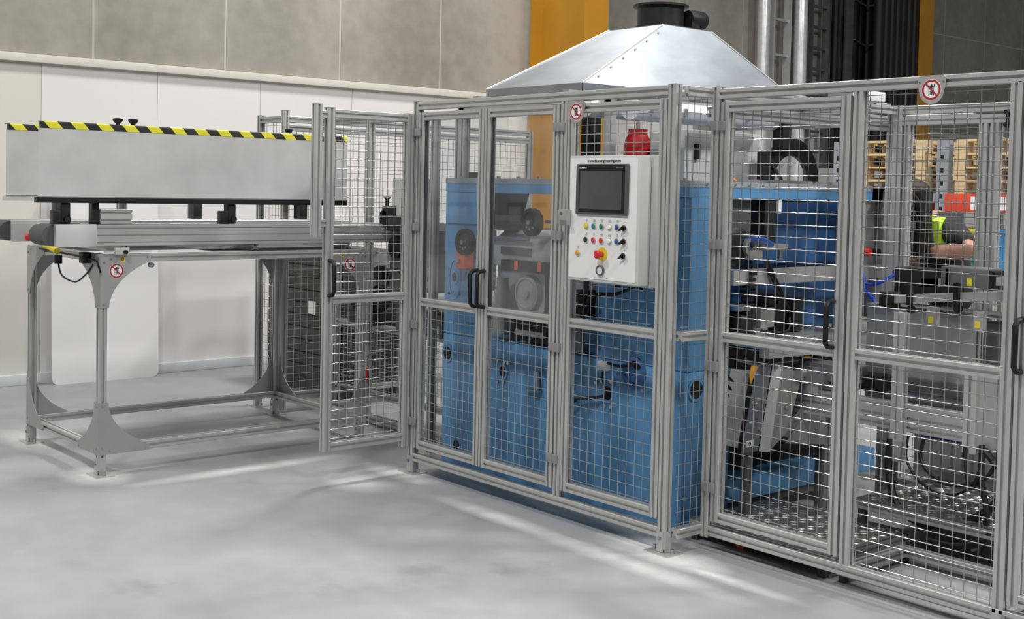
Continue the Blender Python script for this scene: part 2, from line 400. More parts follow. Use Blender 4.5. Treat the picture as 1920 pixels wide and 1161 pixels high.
def raily(par, y0, y1, x, z, h=.045, d=.045, mat='alu', name='rail'):
    return MB().prof(x, y0, z, x+d, y1, z+h, 'y').build(name, mat, par, smooth=False)
def foot(par, x, y, w=.045):
    f = B(x-.05, y-.03, 0, x+w+.05, y+w+.03, .006).build('foot_plate', 'alu', par)
    for dx in (-.006, w): B(x+dx, y+.004, .008, x+dx+.006, y+w-.004, .10).build('foot_bracket', 'alu', f)
    B(x+.004, y-.006, .008, x+w-.004, y, .10).build('foot_bracket', 'alu', f)
    for dx in (-.03, w+.03): MB().cyl((x+dx, y+w/2, .006), 'z', .009, 0, .02, 8).build('anchor_bolt', 'wire', f)
    MB().cyl((x+w/2, y-.006, .07), 'y', .009, -.008, 0, 8).build('bolt', 'galv', f)
def hinge(par, x, yf, z, wd=.075):
    h = B(x-wd/2, yf-.014, z-.022, x-.002, yf, z+.022).bevel(.003).build('hinge', 'hinge_grey', par)
    B(x+.002, yf-.014, z-.022, x+wd/2, yf, z+.022).bevel(.003).build('hinge_leaf', 'hinge_grey', h)
    MB().cyl((x, yf-.012, z), 'z', .007, -.022, .022, 10).build('hinge_pin', 'hinge_grey', h)
def handle_y(par, x, yf, z0, z1):   # black bow handle on a -Y face
    MB().tube([(x, yf, z0), (x, yf-.035, z0+.004), (x, yf-.05, z0+.02), (x, yf-.05, z1-.02), (x, yf-.035, z1-.004), (x, yf, z1)], .0115, 8).build('handle', 'black', par)

ZT, ZB = 2.1, .07
# ------------------------------------------------------------------ main guard fence (fixed frame)
F = thing('guard_fence', 'long aluminium profile guard fence with wire mesh in front of the blue machine', 'fence', (0, 0, 0))
post(F, -1.97, 0, .0, ZT); post(F, -.745, 0, ZB+.045, ZT-.045, cap=False); post(F, -.045, 0, .02, ZT)
foot(F, -1.97, 0); foot(F, -.045, 0)
railx(F, -1.925, -.045, 0, ZT-.045); railx(F, -1.925, -.045, 0, ZB)
# fixed panel with the cabinet cut-out
PX0, PX1 = -.697, -.05
for (x0) in (PX0, PX1-.045): post(F, x0, 0, .15, 2.04, cap=False, name='stile')
railx(F, PX0+.045, PX1-.045, 0, 1.995); railx(F, PX0+.045, PX1-.045, 0, .958); railx(F, PX0+.045, PX1-.045, 0, .15)
rect_mesh(F, 'x', .022, PX0+.045, PX1-.045, .195, .958)
rect_mesh(F, 'x', .022, PX0+.045, PX1-.045, 1.003, 1.19)
rect_mesh(F, 'x', .022, PX0+.045, PX1-.045, 1.79, 1.995)
# return to the second row
raily(F, .045, .20, -.0, ZT-.05, d=.045); raily(F, .045, .20, -.0, ZB); raily(F, .045, .20, -.0, .958)
rect_mesh(F, 'y', .022, .045, .205, .115, .958); rect_mesh(F, 'y', .022, .045, .205, 1.003, 2.05)
# second row
post(F, .035, .2, .06, ZT-.004); post(F, .777, .2, ZB+.045, ZT-.055, cap=False); post(F, 1.44, .2, .02, ZT-.05, cap=False); foot(F, 1.44, .2)
post(F, 2.23, .2, .02, ZT); foot(F, 2.23, .2)
railx(F, .08, 2.23, .2, ZT-.055); railx(F, .08, 2.23, .2, ZB)
railx(F, .822, 1.44, .2, .96)
rect_mesh(F, 'x', .222, .822, 1.44, ZB+.045, .96); rect_mesh(F, 'x', .222, .822, 1.44, 1.005, ZT-.055)
for z in (1.93, 1.40, .85, .30):
    hinge(F, -1.928, 0, z); hinge(F, -.748, 0, z); hinge(F, .083, .2, z-.005)
# roof rails back to the rear fence, rear guard
raily(F, .245, 1.66, .02, ZT-.045, mat='alu'); raily(F, .245, 1.66, -.03, ZT-.13, mat='alu_far')
cst = thing('castor_wheel', 'small castor with orange tyre under the mesh door', 'castor', (.15, .36, 0))
MB().cyl((.15, .36, .032), 'y', .032, -.012, .012, 16).build('tyre', 'orange_red', cst)
B(.12, .34, .03, .18, .344, .07).build('fork', 'galv', cst); B(.12, .376, .03, .18, .38, .07).build('fork', 'galv', cst); B(.11, .33, .066, .19, .39, .072).build('top_plate', 'galv', cst)

def door_x(label, x0, x1, y, upper, hx, group=None, z0=.15, z1=2.04):
    d = thing('fence_door', label, 'gate', (x0, y, z0), group)
    post(d, x0, y, z0, z1, cap=False, name='stile'); post(d, x1-.045, y, z0, z1, cap=False, name='stile')
    for z in (z0, .958, z1-.045): railx(d, x0+.045, x1-.045, y, z)
    rect_mesh(d, 'x', y+.022, x0+.045, x1-.045, z0+.045, .958)
    if upper == 'mesh': rect_mesh(d, 'x', y+.022, x0+.045, x1-.045, 1.003, z1-.045)
    else:
        B(x0+.04, y+.020, 1.0, x1-.04, y+.025, z1-.042).build('clear_panel', 'clear', d)
        g = MB()
        for (a, b, c, e) in ((x0+.045, x0+.05, 1.003, z1-.045), (x1-.05, x1-.045, 1.003, z1-.045)): g.box(a, y+.012, c, b, y+.033, e)
        g.build('reveal_strip', 'rubber', d)  # dark strips painting the shaded reveal beside the clear pane
    handle_y(d, hx, y, 1.0, 1.19)
    return d
door_x('guard door with clear upper pane hinged next to the open mesh gate', -1.915, -1.338, 0, 'clear', -1.365)
door_x('guard door with clear upper pane hinged beside the control cabinet', -1.333, -.757, 0, 'clear', -1.308)
door_x('all mesh guard door between the corner return and the climbing ban sign on the top rail', .09, .765, .2, 'mesh', .715, z0=.14, z1=2.03)
door_x('all mesh guard door past the climbing ban sign, cut off by the picture edge', 1.495, 2.22, .2, 'mesh', 1.518, z0=.14, z1=2.03)

# open gate, swung out at a right angle
G = thing('fence_door', 'open mesh gate swung out across the end of the conveyor table', 'gate', (-1.99, -.02, .15))
gx = -1.995
post(G, gx, -.57, .185, 2.035, name='stile'); post(G, gx, -.05, .15, 2.035, cap=False, name='stile')
for z in (.185, .985, 1.985): raily(G, -.525, -.05, gx, z)
rect_mesh(G, 'y', gx+.022, -.525, -.05, .23, .985); rect_mesh(G, 'y', gx+.022, -.525, -.05, 1.03, 1.985)
MB().tube([(gx+.045, -.55, 1.03), (gx+.08, -.55, 1.035), (gx+.095, -.55, 1.055), (gx+.095, -.55, 1.195), (gx+.08, -.55, 1.215), (gx+.045, -.55, 1.22)], .0115, 8).build('handle', 'black', G)
post(G, gx, -.648, 1.345, 2.05, name='short_post')
for z in (1.40, 1.98): raily(G, -.605, -.57, gx, z, h=.04, d=.04, name='spacer')

# ------------------------------------------------------------------ prohibition signs
def sign(label, face, u, w_, v, plate=True, s=1.0):
    """face 'y': disc centre (u, y=w_, v) looking to -Y; face 'x': centre (x=w_, y=u, z=v) looking to +X"""
    loc = (u, w_, v) if face == 'y' else (w_, u, v)
    o = thing('prohibition_sign', label, 'sign', loc, None)
    sg = -1 if face == 'y' else 1
    ax = face
    def pr(poly, d0, d1, nm, mat):
        return MB().prism([(u+a*s, v+b*s) for a, b in poly], ax, w_+sg*d0, w_+sg*d1).build(nm, mat, o)
    def circ(r, n=32, c=(0, 0)): return [(c[0]+r*math.cos(2*math.pi*i/n), c[1]+r*math.sin(2*math.pi*i/n)) for i in range(n)]
    if plate:
        pts = [(-.048, .055), (.048, .055), (.058, .045), (.06, .02)]+[(.052*math.cos(math.radians(a)), .052*math.sin(math.radians(a))-.002) for a in range(0, -181, -15)]+[(-.06, .02), (-.058, .045)]
        pr(pts, 0, .003, 'plate', 'gusset')
        for a in (-.05, .05): MB().cyl((u+a*s, w_, v+.03*s) if face == 'y' else (w_, u+a*s, v+.03*s), ax, .004, sg*.003, sg*.006, 8).build('rivet', 'wire', o)
    pr(circ(.0415), .003, .0036, 'disc', 'sign_pink'); pr(circ(.033), .0036, .0040, 'face', 'print_white')
    MB().ring((u, w_, v) if face == 'y' else (w_, u, v), ax, .039*s, .031*s, sg*.0036, sg*.0046, 32).build('red_ring', 'sign_red', o)
    fig = MB()
    def bx(a, b, c, d): fig.prism([(u+a*s, v+b*s), (u+c*s, v+b*s), (u+c*s, v+d*s), (u+a*s, v+d*s)], ax, w_+sg*.0038, w_+sg*.0044)
    for zz in (-.018, -.008, .002): bx(-.011, zz, .011, zz+.0018)
    for xx in (-.011, 0, .0095): bx(xx, -.022, xx+.0018, .012)
    fig.prism([(u+a*.005*s, v+(.016+b*.005)*s) for a, b in circ(1, 12)], ax, w_+sg*.004, w_+sg*.0045)
    bx(-.004, -.004, .004, .012); bx(-.012, .011, .012, .014); bx(.010, .012, .013, .023); bx(-.004, -.02, -.0015, -.004); bx(.0015, -.016, .004, -.004)
    fig.build('climbing_figure', 'print_black', o)
    k = .7071*.034; hw = .0035
    pr([(-k-hw*.7, k-hw*.7), (k-hw*.7, -k-hw*.7), (k+hw*.7, -k+hw*.7), (-k+hw*.7, k+hw*.7)], .0044, .0050, 'red_slash', 'sign_red')
sign('round no climbing sign on a plate above the control cabinet', 'y', -.632, -.002, 2.0)
sign('round no climbing sign on a plate on the tall fence top rail past the corner', 'y', 1.127, .198, 2.035, s=1.0)
sign('round no climbing sticker on the table gusset at the conveyor end', 'x', -1.352, -2.849, 1.128, plate=False)
sign('round no climbing sticker on the table gusset behind the open mesh gate', 'x', .165, -2.849, 1.128, plate=False)

# ------------------------------------------------------------------ control cabinet
cx0, cx1, cz0, cz1, cf = -.622, -.157, 1.195, 1.787, -.05
K = thing('control_cabinet', 'white control cabinet with touch screen and push buttons set in the fence', 'cabinet', (-.39, 0, cz0))
B(cx0+.004, .03, cz0-.012, cx1+.006, .19, cz1+.004).bevel(.006).build('body', 'cab_grey', K)
B(cx0, cf+.003, cz0, cx1, .027, cz1).bevel(.006).build('door', 'cab_grey', K)
B(cx0+.012, cf, cz0+.014, cx1-.018, cf+.004, cz1-.012).build('front_panel', 'white_paint', K)
bz = B(-.562, cf-.012, 1.511, -.221, cf, 1.748).bevel(.004).build('screen_bezel', 'bezel', K)
B(-.540, cf-.0135, 1.522, -.240, cf-.012, 1.742).build('screen_border', 'black', bz)
B(-.531, cf-.0145, 1.537, -.256, cf-.0135, 1.714).build('screen', 'screen', bz)
text('screen_lettering', 'SIEMENS', .013, 'print_white', bz, face_y(-.512, cf-.0140, 1.729))
text('screen_lettering', 'SIMATIC HMI', .0075, 'print_grey', bz, face_y(-.272, cf-.0140, 1.729))
text('web_address', 'www.doxiengineering.com', .0205, 'print_black', K, face_y(-.389, cf-.0012, 1.763))
def button(x, z, mat, dome=False):
    b = MB().ring((x, cf, z), 'y', .0145, .0115, -.006, 0, 20).build('button_ring', 'steel_plate', K)
    MB().lathe((x, cf, z), 'y', [(.0115, 0), (.0115, -.009), (.0095, -.011), (.002, -.0115)], 18).build('button_cap', mat, b)
    for k in range(3):
        ln = random.uniform(.008, .02); MB().box(x-ln/2, cf-.0008, z+.020+k*.005, x+ln/2, cf, z+.0222+k*.005).build('label_line', 'print_grey', b)
def selector(x, z):
    b = MB().ring((x, cf, z), 'y', .0155, .012, -.006, 0, 20).build('selector_ring', 'steel_plate', K)
    k = MB().lathe((x, cf, z), 'y', [(.0125, 0), (.0125, -.012), (.010, -.014)], 18)
    k.hexa([(x-.018, cf-.012, z-.010), (x-.014, cf-.012, z-.014), (x+.010, cf-.012, z+.004), (x+.006, cf-.012, z+.010)], [(x-.018, cf-.026, z-.010), (x-.014, cf-.026, z-.014), (x+.010, cf-.026, z+.004), (x+.006, cf-.026, z+.010)])
    k.build('selector_knob', 'black', b)
    MB().tube([(x-.012, cf-.0005, z+.022), (x, cf-.0005, z+.027), (x+.014, cf-.0005, z+.024)], .0008, 4).build('selector_mark', 'print_grey', b)
xs = (-.494, -.443, -.391, -.340, -.290)
for x, m in zip(xs, ('yellow', 'green_btn', 'green_btn', 'white_paint', 'blue_btn')): button(x, 1.457, m)
for x, m in zip(xs, ('black', 'red', 'red', 'white_paint', 'blue_btn')): button(x, 1.392, m)
button(-.548, 1.327, 'orange_tag')
for z in (1.455, 1.393, 1.328): selector(-.244, z)
es = MB().cyl((-.384, cf, 1.328), 'y', .032, -.003, 0, 28).build('emergency_stop', 'yellow', K)
MB().lathe((-.384, cf, 1.328), 'y', [(.013, 0), (.013, -.022), (.019, -.028), (.019, -.040), (.014, -.045), (.003, -.046)], 22).build('mushroom_head', 'red', es)
gg = MB().ring((-.391, cf, 1.253), 'y', .024, .019, -.012, 0, 26).build('pressure_gauge', 'steel_dark', K)
MB().cyl((-.391, cf, 1.253), 'y', .0195, -.008, 0, 24).build('gauge_face', 'print_white', gg)
B(-.392, cf-.010, 1.247, -.389, cf-.008, 1.266).build('gauge_needle', 'print_black', gg)
for x in (-.432, -.352): B(x-.005, cf-.0008, 1.216, x+.005, cf, 1.219).build('label_line', 'print_grey', K)
lk = B(-.662, cf-.035, 1.455, -.600, cf+.0, 1.532).bevel(.005).build('latch', 'gusset', K)
B(-.640, cf-.038, 1.458, -.596, cf-.034, 1.480).build('latch_tongue', 'galv', lk); MB().cyl((-.635, cf-.035, 1.512), 'y', .008, -.003, 0, 12).build('key_barrel', 'steel_dark', lk)
ck = MB().cyl((-.56, .02, cz0-.045), 'z', .014, 0, .045, 12).build('cable_gland', 'black', K)
MB().tube([(-.56, .02, cz0-.04), (-.575, .018, cz0-.08), (-.57, .015, cz0-.12), (-.55, .015, cz0-.125), (-.54, .018, cz0-.09), (-.555, .02, cz0-.04)], .0035, 6, 4).build('cable_loop', 'black', ck)
for x in (-.45, -.3): MB().cyl((x, .12, cz0-.035), 'z', .016, 0, .03, 12).build('cable_gland', 'black', K)

# ------------------------------------------------------------------ conveyor table
T = thing('conveyor_table', 'open aluminium table frame with curved steel gussets carrying the conveyors', 'table frame', (-3.4, -.6, 0))
xn, xf, yn, yf = -2.895, -3.975, -1.445, .25
for (x, yy) in ((xn, yn), (xf, yn), (xf, yf), (xn, yf)):
    post(T, x, yy, .03, 1.22, cap=False, name='leg'); foot(T, x, yy)
for z in (1.175, .12):
    for x in (xn, xf): raily(T, yn+.045, yf, x, z)
    for yy in (yn, yf): railx(T, xf+.045, xn, yy, z)
def gus(par, face, pos, u, z, du, dz, th=.004, s=.29):
    """quarter concave gusset, corner at (u,z), legs run du,dz"""
    n = 10; pts = [(u, z), (u+du*s, z), (u+du*s, z+dz*.035)]
    # concave arc from (s, .03) to (.045, s)
    x0, z0, x1, z1 = s, .035, .050, s
    cx, cz = x0+.06, z1+.08
    for i in range(1, n):
        t = i/n; a = (1-t)**2; b = 2*t*(1-t); c = t*t
        px = a*x0+b*(.062)+c*x1; pz = a*z0+b*(.128)+c*z1; pts.append((u+du*px, z+dz*pz))
    pts += [(u+du*x1, z+dz*z1), (u, z+dz*s)]
    g = MB().prism(pts, face, pos, pos+th).build('gusset', 'gusset', par)
    for (a, b) in ((.02, .27), (.27, .012), (.02, .04), (.06, .02)):
        p = (u+du*a, z+dz*b); c = (pos, p[0], p[1]) if face == 'x' else (p[0], pos, p[1])
        MB().cyl(c, face, .006, -.004, th+.004, 8).build('screw', 'wire', g)
for (yy, du) in ((yn+.002, 1), (yf+.043, -1)):
    for (z, dz) in ((1.215, -1), (.115, 1)):
        gus(T, 'x', -2.850, yy, z, du, dz)
        gus(T, 'x', xf-.004, yy, z, du, dz)
for (x, du) in ((xn+.043, -1), (xf+.002, 1)):
    for (z, dz) in ((1.215, -1), (.115, 1)):
        gus(T, 'y', yn-.004, x, z, du, dz)
        gus(T, 'y', yf+.045, x, z, du, dz)
for yy in (-1.318, .105):
    s_ = B(-2.8458, yy-.011, 1.178, -2.845, yy+.011, 1.206).build('warning_sticker', 'yellow', T)
    MB().ring((-2.845, yy, 1.192), 'x', .008, .005, 0, .0005, 12, ez=1.2).build('sticker_print', 'print_black', s_)
B(xf+.05, -.75, 1.222, xn, .2, 1.228).build('tray_plate', 'steel_dark', T)
for y0 in (-1.3, -.5, .15): railx(T, xf+.045, xn, y0, 1.222, h=.04)
sb = B(-3.02, yn-.05, 1.165, -2.96, yn-.002, 1.225).bevel(.004).build('sensor_box', 'black', T)
rd = MB().tube([(-3.68, yn-.03, 1.21), (-3.45, yn-.03, 1.208), (-3.2, yn-.03, 1.202), (-3.0, yn-.03, 1.198), (-2.84, yn-.02, 1.185), (-2.835, yn-.0, 1.12)], .006, 6).build('sensor_rod', 'black', T)
se = MB().cyl((-3.30, yn-.06, 1.175), 'z', .022, -.03, .02, 12).build('sensor_plug', 'black', T)
MB().tube([(-3.47, yn-.07, 1.24), (-3.40, yn-.068, 1.235), (-3.32, yn-.06, 1.215)], .02, 10).build('yellow_connector', 'yellow', se)
MB().tube([(-3.30, yn-.06, 1.15), (-3.27, yn-.05, 1.08), (-3.15, yn-.02, 1.05), (-3.02, yn-.01, 1.10), (-2.93, yn-.006, 1.16)], .005, 6, 5).build('cable', 'black', se)
cl = B(-2.846, -1.37, 1.218, -2.82, -1.29, 1.255).bevel(.003).build('clamp', 'steel_plate', T)
MB().cyl((-2.82, -1.315, 1.232), 'x', .011, 0, .018, 12).build('clamp_knob', 'black', cl); MB().tube([(-2.83, -1.43, 1.235), (-2.83, -1.16, 1.236)], .004, 6).build('clamp_rod', 'steel_plate', cl)
MB().cyl((-2.85, -1.15, 1.155), 'x', .014, -.02, .012, 12).build('sensor_eye', 'steel_dark', T)

def conveyor(label, x0, x1):
    c = thing('belt_conveyor', label, 'conveyor', ((x0+x1)/2, -.6, 1.262))
    for x in (x0, x1-.03):
        MB().prof(x, -1.46, 1.264, x+.03, .62, 1.382, 'y', mod=.04, sw=.006, sd=.006).build('side_profile', 'alu', c, smooth=False)
        B(x-.002, -1.685, 1.262, x+.032, -1.461, 1.384).bevel(.004).build('end_cap', 'steel_plate', c)
    B(x0+.03, -1.6, 1.30, x1-.03, .62, 1.345).build('slider_bed', 'alu', c)
    MB().cyl((0, -1.69, 1.322), 'x', .056, x0+.034, x1-.034, 28).build('end_roller', 'belt', c)
    B(x0+.034, -1.69, 1.374, x1-.034, .64, 1.379).build('belt', 'belt', c)
    B(x0+.034, -1.69, 1.265, x1-.034, .64, 1.269).build('belt_return', 'belt', c)
    return c
c1 = conveyor('belt conveyor nearer the open mesh gate on the table', -3.12, -2.852)
c2 = conveyor('belt conveyor along the wall side of the table', -3.80, -3.53)
MB().lathe((-3.528, -1.60, 1.285), 'x', [(.012, 0), (.012, .014), (.02, .018), (.02, .028), (.012, .033)], 16).build('stop_button', 'red', c2, label='small red stop button')

# ------------------------------------------------------------------ guide plates
def plate(label, x, y0, y1, z0, z1, near):
    g = thing('guide_plate', label, 'guard plate', (x, (y0+y1)/2, z0-.13))
    B(x-.003, y0, z0+.03, x, y1, z1-.03).build('sheet', 'steel_plate', g)
    # folded top edge under hazard tape
    n = 6; pts = [(x+.002, z1-.037)]
    for i in range(n+1):
        a = math.pi/2*i/n; pts.append((x-.004+.006*math.cos(a), z1-.006+.006*math.sin(a)))
    pts += [(x-.05, z1), (x-.05, z1-.004), (x-.006, z1-.004), (x-.006, z1-.037)]
    MB().prism([(p[0], p[1]) for p in pts], 'y', y0+.006, y1).build('hazard_tape_edge', 'hazard', g)
    B(x-.03, y0-.01, z0, x+.012, y1+.0, z0+.029).build('bottom_strip', 'black' if near else 'steel_plate', g)
    B(x-.012, y0-.005, z0+.029, x+.013, y1, z0+.036).build('strip_edge', 'wire', g)
    return g
g1 = plate('long steel guide plate edged with hazard tape on the open gate side of the conveyors', -2.862, -1.775, .14, 1.498, 1.93, True)
for yy, wd in ((-1.645, .09), (-.665, .085)):
    b = B(-2.935, yy-wd/2, 1.383, -2.87, yy+.01, 1.46).bevel(.006).build('bracket', 'black_metal', g1)
    B(-2.93, yy-.005, 1.385, -2.866, yy+wd/2, 1.498).bevel(.006).build('bracket_arm', 'black', b)
    MB().cyl((-2.862, yy+.025, 1.41), 'x', .018, -.01, .012, 12).build('bracket_knob', 'black', b)
b = B(-2.95, -1.47, 1.383, -2.9, -1.43, 1.50).bevel(.004).build('bracket', 'black_metal', g1)
hb = MB().prof(-3.05, -1.425, 1.383, -2.89, -1.245, 1.465, 'y').build('cross_block', 'alu', g1, smooth=False)
sp = MB().prof(-3.06, -1.27, 1.383, -3.015, -1.225, 1.90, 'z').build('support_post', 'alu', g1, smooth=False)
for yy in (-1.275, -1.185):
    MB().lathe((-3.03, yy, 1.90), 'z', [(.012, -.02), (.012, .045), (.02, .05), (.028, .062), (.028, .07), (.01, .074)], 16).build('clamp_knob', 'black', sp)
B(-3.07, -1.32, 1.872, -2.87, -1.15, 1.882).build('support_bar', 'steel_plate', sp)
g2 = plate('steel guide plate edged with hazard tape on the wall side of the conveyors', -3.84, -1.62, .62, 1.49, 1.95, False)
for yy in (-1.3, -.4, .4): B(-3.9, yy-.03, 1.383, -3.81, yy+.03, 1.49).bevel(.005).build('bracket', 'black_metal', g2)
for yy in (.30, .52): MB().lathe((-3.86, yy, 1.95), 'z', [(.012, -.02), (.012, .03), (.022, .035), (.028, .048), (.028, .056), (.01, .06)], 14).build('clamp_knob', 'black', g2)

# ------------------------------------------------------------------ guard on the wall side of the conveyor
W = thing('guard_fence', 'lower guard fence on the wall side of the conveyor mouth', 'fence', (-3.9, .6, 0))
post(W, -4.33, .31, .02, 2.115, mat='alu_far'); post(W, -3.985, .31, .02, 2.14, mat='alu'); foot(W, -4.33, .31)
for z in (2.06, 1.12, .10): railx(W, -4.285, -3.985, .31, z, mat='alu_far')
rect_mesh(W, 'x', .332, -4.285, -3.985, .145, 1.12); rect_mesh(W, 'x', .332, -4.285, -3.985, 1.165, 2.06)
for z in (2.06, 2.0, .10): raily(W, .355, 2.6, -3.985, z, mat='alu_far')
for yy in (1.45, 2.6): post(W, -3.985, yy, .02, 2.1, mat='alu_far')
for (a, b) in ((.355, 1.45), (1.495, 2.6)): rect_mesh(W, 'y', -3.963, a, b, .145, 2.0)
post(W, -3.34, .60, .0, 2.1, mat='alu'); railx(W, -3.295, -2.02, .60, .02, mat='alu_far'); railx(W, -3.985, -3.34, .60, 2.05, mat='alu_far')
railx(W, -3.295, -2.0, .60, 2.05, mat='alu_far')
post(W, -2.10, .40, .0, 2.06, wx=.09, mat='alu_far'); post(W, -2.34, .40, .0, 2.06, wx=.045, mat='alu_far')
rr_ = B(-3.29, .59, .30, -3.275, .60, .38).build('red_tag', 'red', W)

# slatted dark cabinet behind the table
sc = thing('slatted_cabinet', 'dark slatted cabinet standing behind the table legs by the wall', 'cabinet', (-4.6, 1.2, 0))
B(-5.25, .95, 0, -3.75+.2-.6, 1.6, 1.12).build('body', 'dark_slat', sc)
for i in range(10): B(-5.24, .935, .12+i*.098, -4.16, .95, .12+i*.098+.09).bevel(.004).build('slat', 'dark_slat', sc)
lb = B(-4.6, .925, .62, -4.5, .935, .72).build('label_plate', 'print_white', sc)

# infeed frame with drives
I = thing('infeed_frame', 'low aluminium frame with black drive units behind the conveyor table', 'machine frame', (-3.2, .85, 0))
for x in (-4.08, -3.2, -2.26): post(I, x, .82, .02, 1.10 if x < -4 else .9, mat='alu_far', cap=False)
railx(I, -4.035, -2.26, .82, .60, mat='alu_far'); railx(I, -4.035, -2.26, .82, .12, mat='alu_far'); railx(I, -4.035, -2.26, .82, 1.05, mat='alu_far', h=.05)
rect_mesh(I, 'x', .842, -4.035, -3.2, .165, .60); rect_mesh(I, 'x', .842, -3.155, -2.26, .165, .60)
dm = MB().cyl((-3.62, .84, .83), 'x', .10, -.12, .12, 20).build('motor', 'black', I)
B(-3.80, .76, .645, -3.45, .92, .73).bevel(.008).build('motor_foot', 'black_metal', dm)
B(-3.1, .70, .645, -2.6, 1.1, .80).bevel(.006).build('gear_case', 'steel_dark', I)
for k in range(3): B(-3.02+k*.16, .69, .68, -2.93+k*.16, .70, .73).build('name_plate', 'print_white', I)
B(-3.0, .66, .86, -2.15, 1.2, .90).build('bed_plate', 'stainless', I)
f2 = B(-2.84, .46, .97, -2.35, .95, 1.36).bevel(.01).build('feeder_body', 'steel_dark', I)
B(-2.76, .42, 1.40, -2.42, .46, 1.675).build('cover_sheet', 'steel_plate', I)
B(-2.76, .46, 1.36, -2.42, .80, 1.40).build('cover_shelf', 'steel_plate', I)
for (x, z, r) in ((-2.85, 1.42, .05), (-2.72, 1.24, .07), (-2.58, 1.12, .05), (-2.9, 1.06, .05)):
    MB().cyl((x, .46, z), 'y', r, -.05, 0, 16).build('roller', 'black', f2)
for (x0, x1, z0, z1, m) in ((-2.86, -2.72, 1.42, 1.50, 'black'), (-2.80, -2.55, 1.34, 1.44, 'black_metal'), (-2.66, -2.56, 1.04, 1.16, 'steel_dark'), (-2.95, -2.8, 1.14, 1.2, 'steel_plate'), (-2.5, -2.4, 1.06, 1.12, 'white_paint'), (-2.5, -2.4, 1.0, 1.04, 'white_paint'), (-2.62, -2.5, .93, .97, 'pallet_wood')):
    B(x0, .41, z0, x1, .47, z1).bevel(.004).build('block', m, f2)
MB().lathe((-2.82, .42, 1.5), 'z', [(.012, 0), (.012, .04), (.024, .05), (.024, .06)], 14).build('clamp_knob', 'black', f2)
MB().tube([(-2.95, .44, 1.0), (-2.8, .40, .98), (-2.7, .41, 1.1), (-2.6, .42, 1.02)], .008, 6, 5).build('hose', 'black', f2)

# ------------------------------------------------------------------ blue machine
mx0, mx1, my0, my1 = -2.02, -.15, .28, 1.9
Q = thing('press_machine', 'blue painted forming machine standing inside the guard fence', 'machine', (-1.07, 1.0, 0))
bs = B(mx0, my0, .02, mx1, .62, .775).bevel(.008).build('base', 'blue', Q)
B(mx0+.02, my0-.012, .0, mx1-.02, .6, .02).build('foot_rail', 'blue_deep', Q)
lc = B(mx0, my0, .775, -1.69, .335, 1.60).bevel(.008).build('left_column', 'blue', Q)
rc = B(-.77, my0+.015, .775, mx1, .60, 1.60).bevel(.008).build('right_column', 'blue', Q)
B(-.93, my0+.06, .775, -.77, .58, 1.02).bevel(.006).build('column_shoulder', 'blue', Q)
for (a) in ((mx0, my0, mx1, .42), (mx1-.14, .42, mx1, my1), (mx0, .42, mx0+.14, my1), (mx0, my1-.12, mx1, my1)):
    bm_ = B(a[0], a[1], 1.60, a[2], a[3], 1.65).build('top_beam', 'blue', Q)
    B(a[0]-.002, a[1]-.002, 1.65, a[2]+.002, a[3]+.002, 1.68).build('top_strip', 'rack_grey', bm_)
for i in range(11): MB().cyl((mx0+.1+i*.17, my0+.03, 1.68), 'z', .012, 0, .012, 8).build('bolt', 'wire', Q)
for i in range(14): MB().cyl((mx1, .40+i*.105, 1.664), 'x', .007, 0, .006, 8).build('bolt', 'wire', Q)
B(mx0+.18, my0+.02, 1.68, mx0+.30, my0+.09, 1.715).bevel(.004).build('top_clamp', 'black', Q)
def hole(c, axis, rx, ez, par):
    sg = -1 if axis == 'y' else 1
    o = MB().ring(c, axis, rx+.012, rx, 0 if sg > 0 else -.006, .006 if sg > 0 else 0, 24, ez=ez).build('hole_rim', 'blue', par)
    k = MB(); k.cyl((0, 0, 0), axis, rx, -.001, .001, 24)
    ci = 2; k.v = [(p[0]+c[0], p[1]+c[1], p[2]*ez+c[2]) for p in k.v] if axis != 'z' else k.v
    k.v = [(p[0], p[1]-.0015, p[2]) if axis == 'y' else (p[0]+.0015, p[1], p[2]) for p in k.v]
    k.build('hole_dark_disc', 'black', o)  # black disc on the face paints the dark inside of the hole
hole((-1.97, my0, .66), 'y', .035, 1.15, bs); hole((-1.468, my0, .615), 'y', .026, 1.3, bs); hole((-.653, my0, .611), 'y', .032, 1.15, bs)
hole((-1.87, my0, .136), 'y', .03, 1.1, bs); hole((-1.918, my0, 1.106), 'y', .022, 1.2, lc); hole((mx1, .36, .69), 'x', .045, 1.0, bs)
# large oval port with raised rim; opening's darkness painted as a black disc
big = MB().ring((-.473, my0, .735), 'y', .078, .062, -.012, 0, 28, ez=1.0).build('port_rim', 'blue_deep', bs)
MB().cyl((-.473, my0-.002, .735), 'y', .062, -.001, .001, 28).build('port_face', 'blue_deep', big)
MB().ring((-.455, my0-.003, .785), 'y', .03, .001, -.004, 0, 20).build('port_dark_disc', 'black', big)
for (x, z) in ((-1.97, 1.15), (-1.97, 1.01), (-1.87, 1.01)): MB().cyl((x, my0, z), 'y', .008, -.004, 0, 8).build('bolt', 'black', lc)
for (x, z) in ((-.69, .665), (-.625, .67), (-.665, .545), (-.625, .545), (-.735, .655), (-.41, .656), (-1.51, .672), (-1.45, .672), (-1.42, .668), (-1.51, .555), (-1.46, .558)):
    MB().cyl((x, my0, z), 'y', .010, -.012, 0, 6).build('bolt', 'wire', bs)
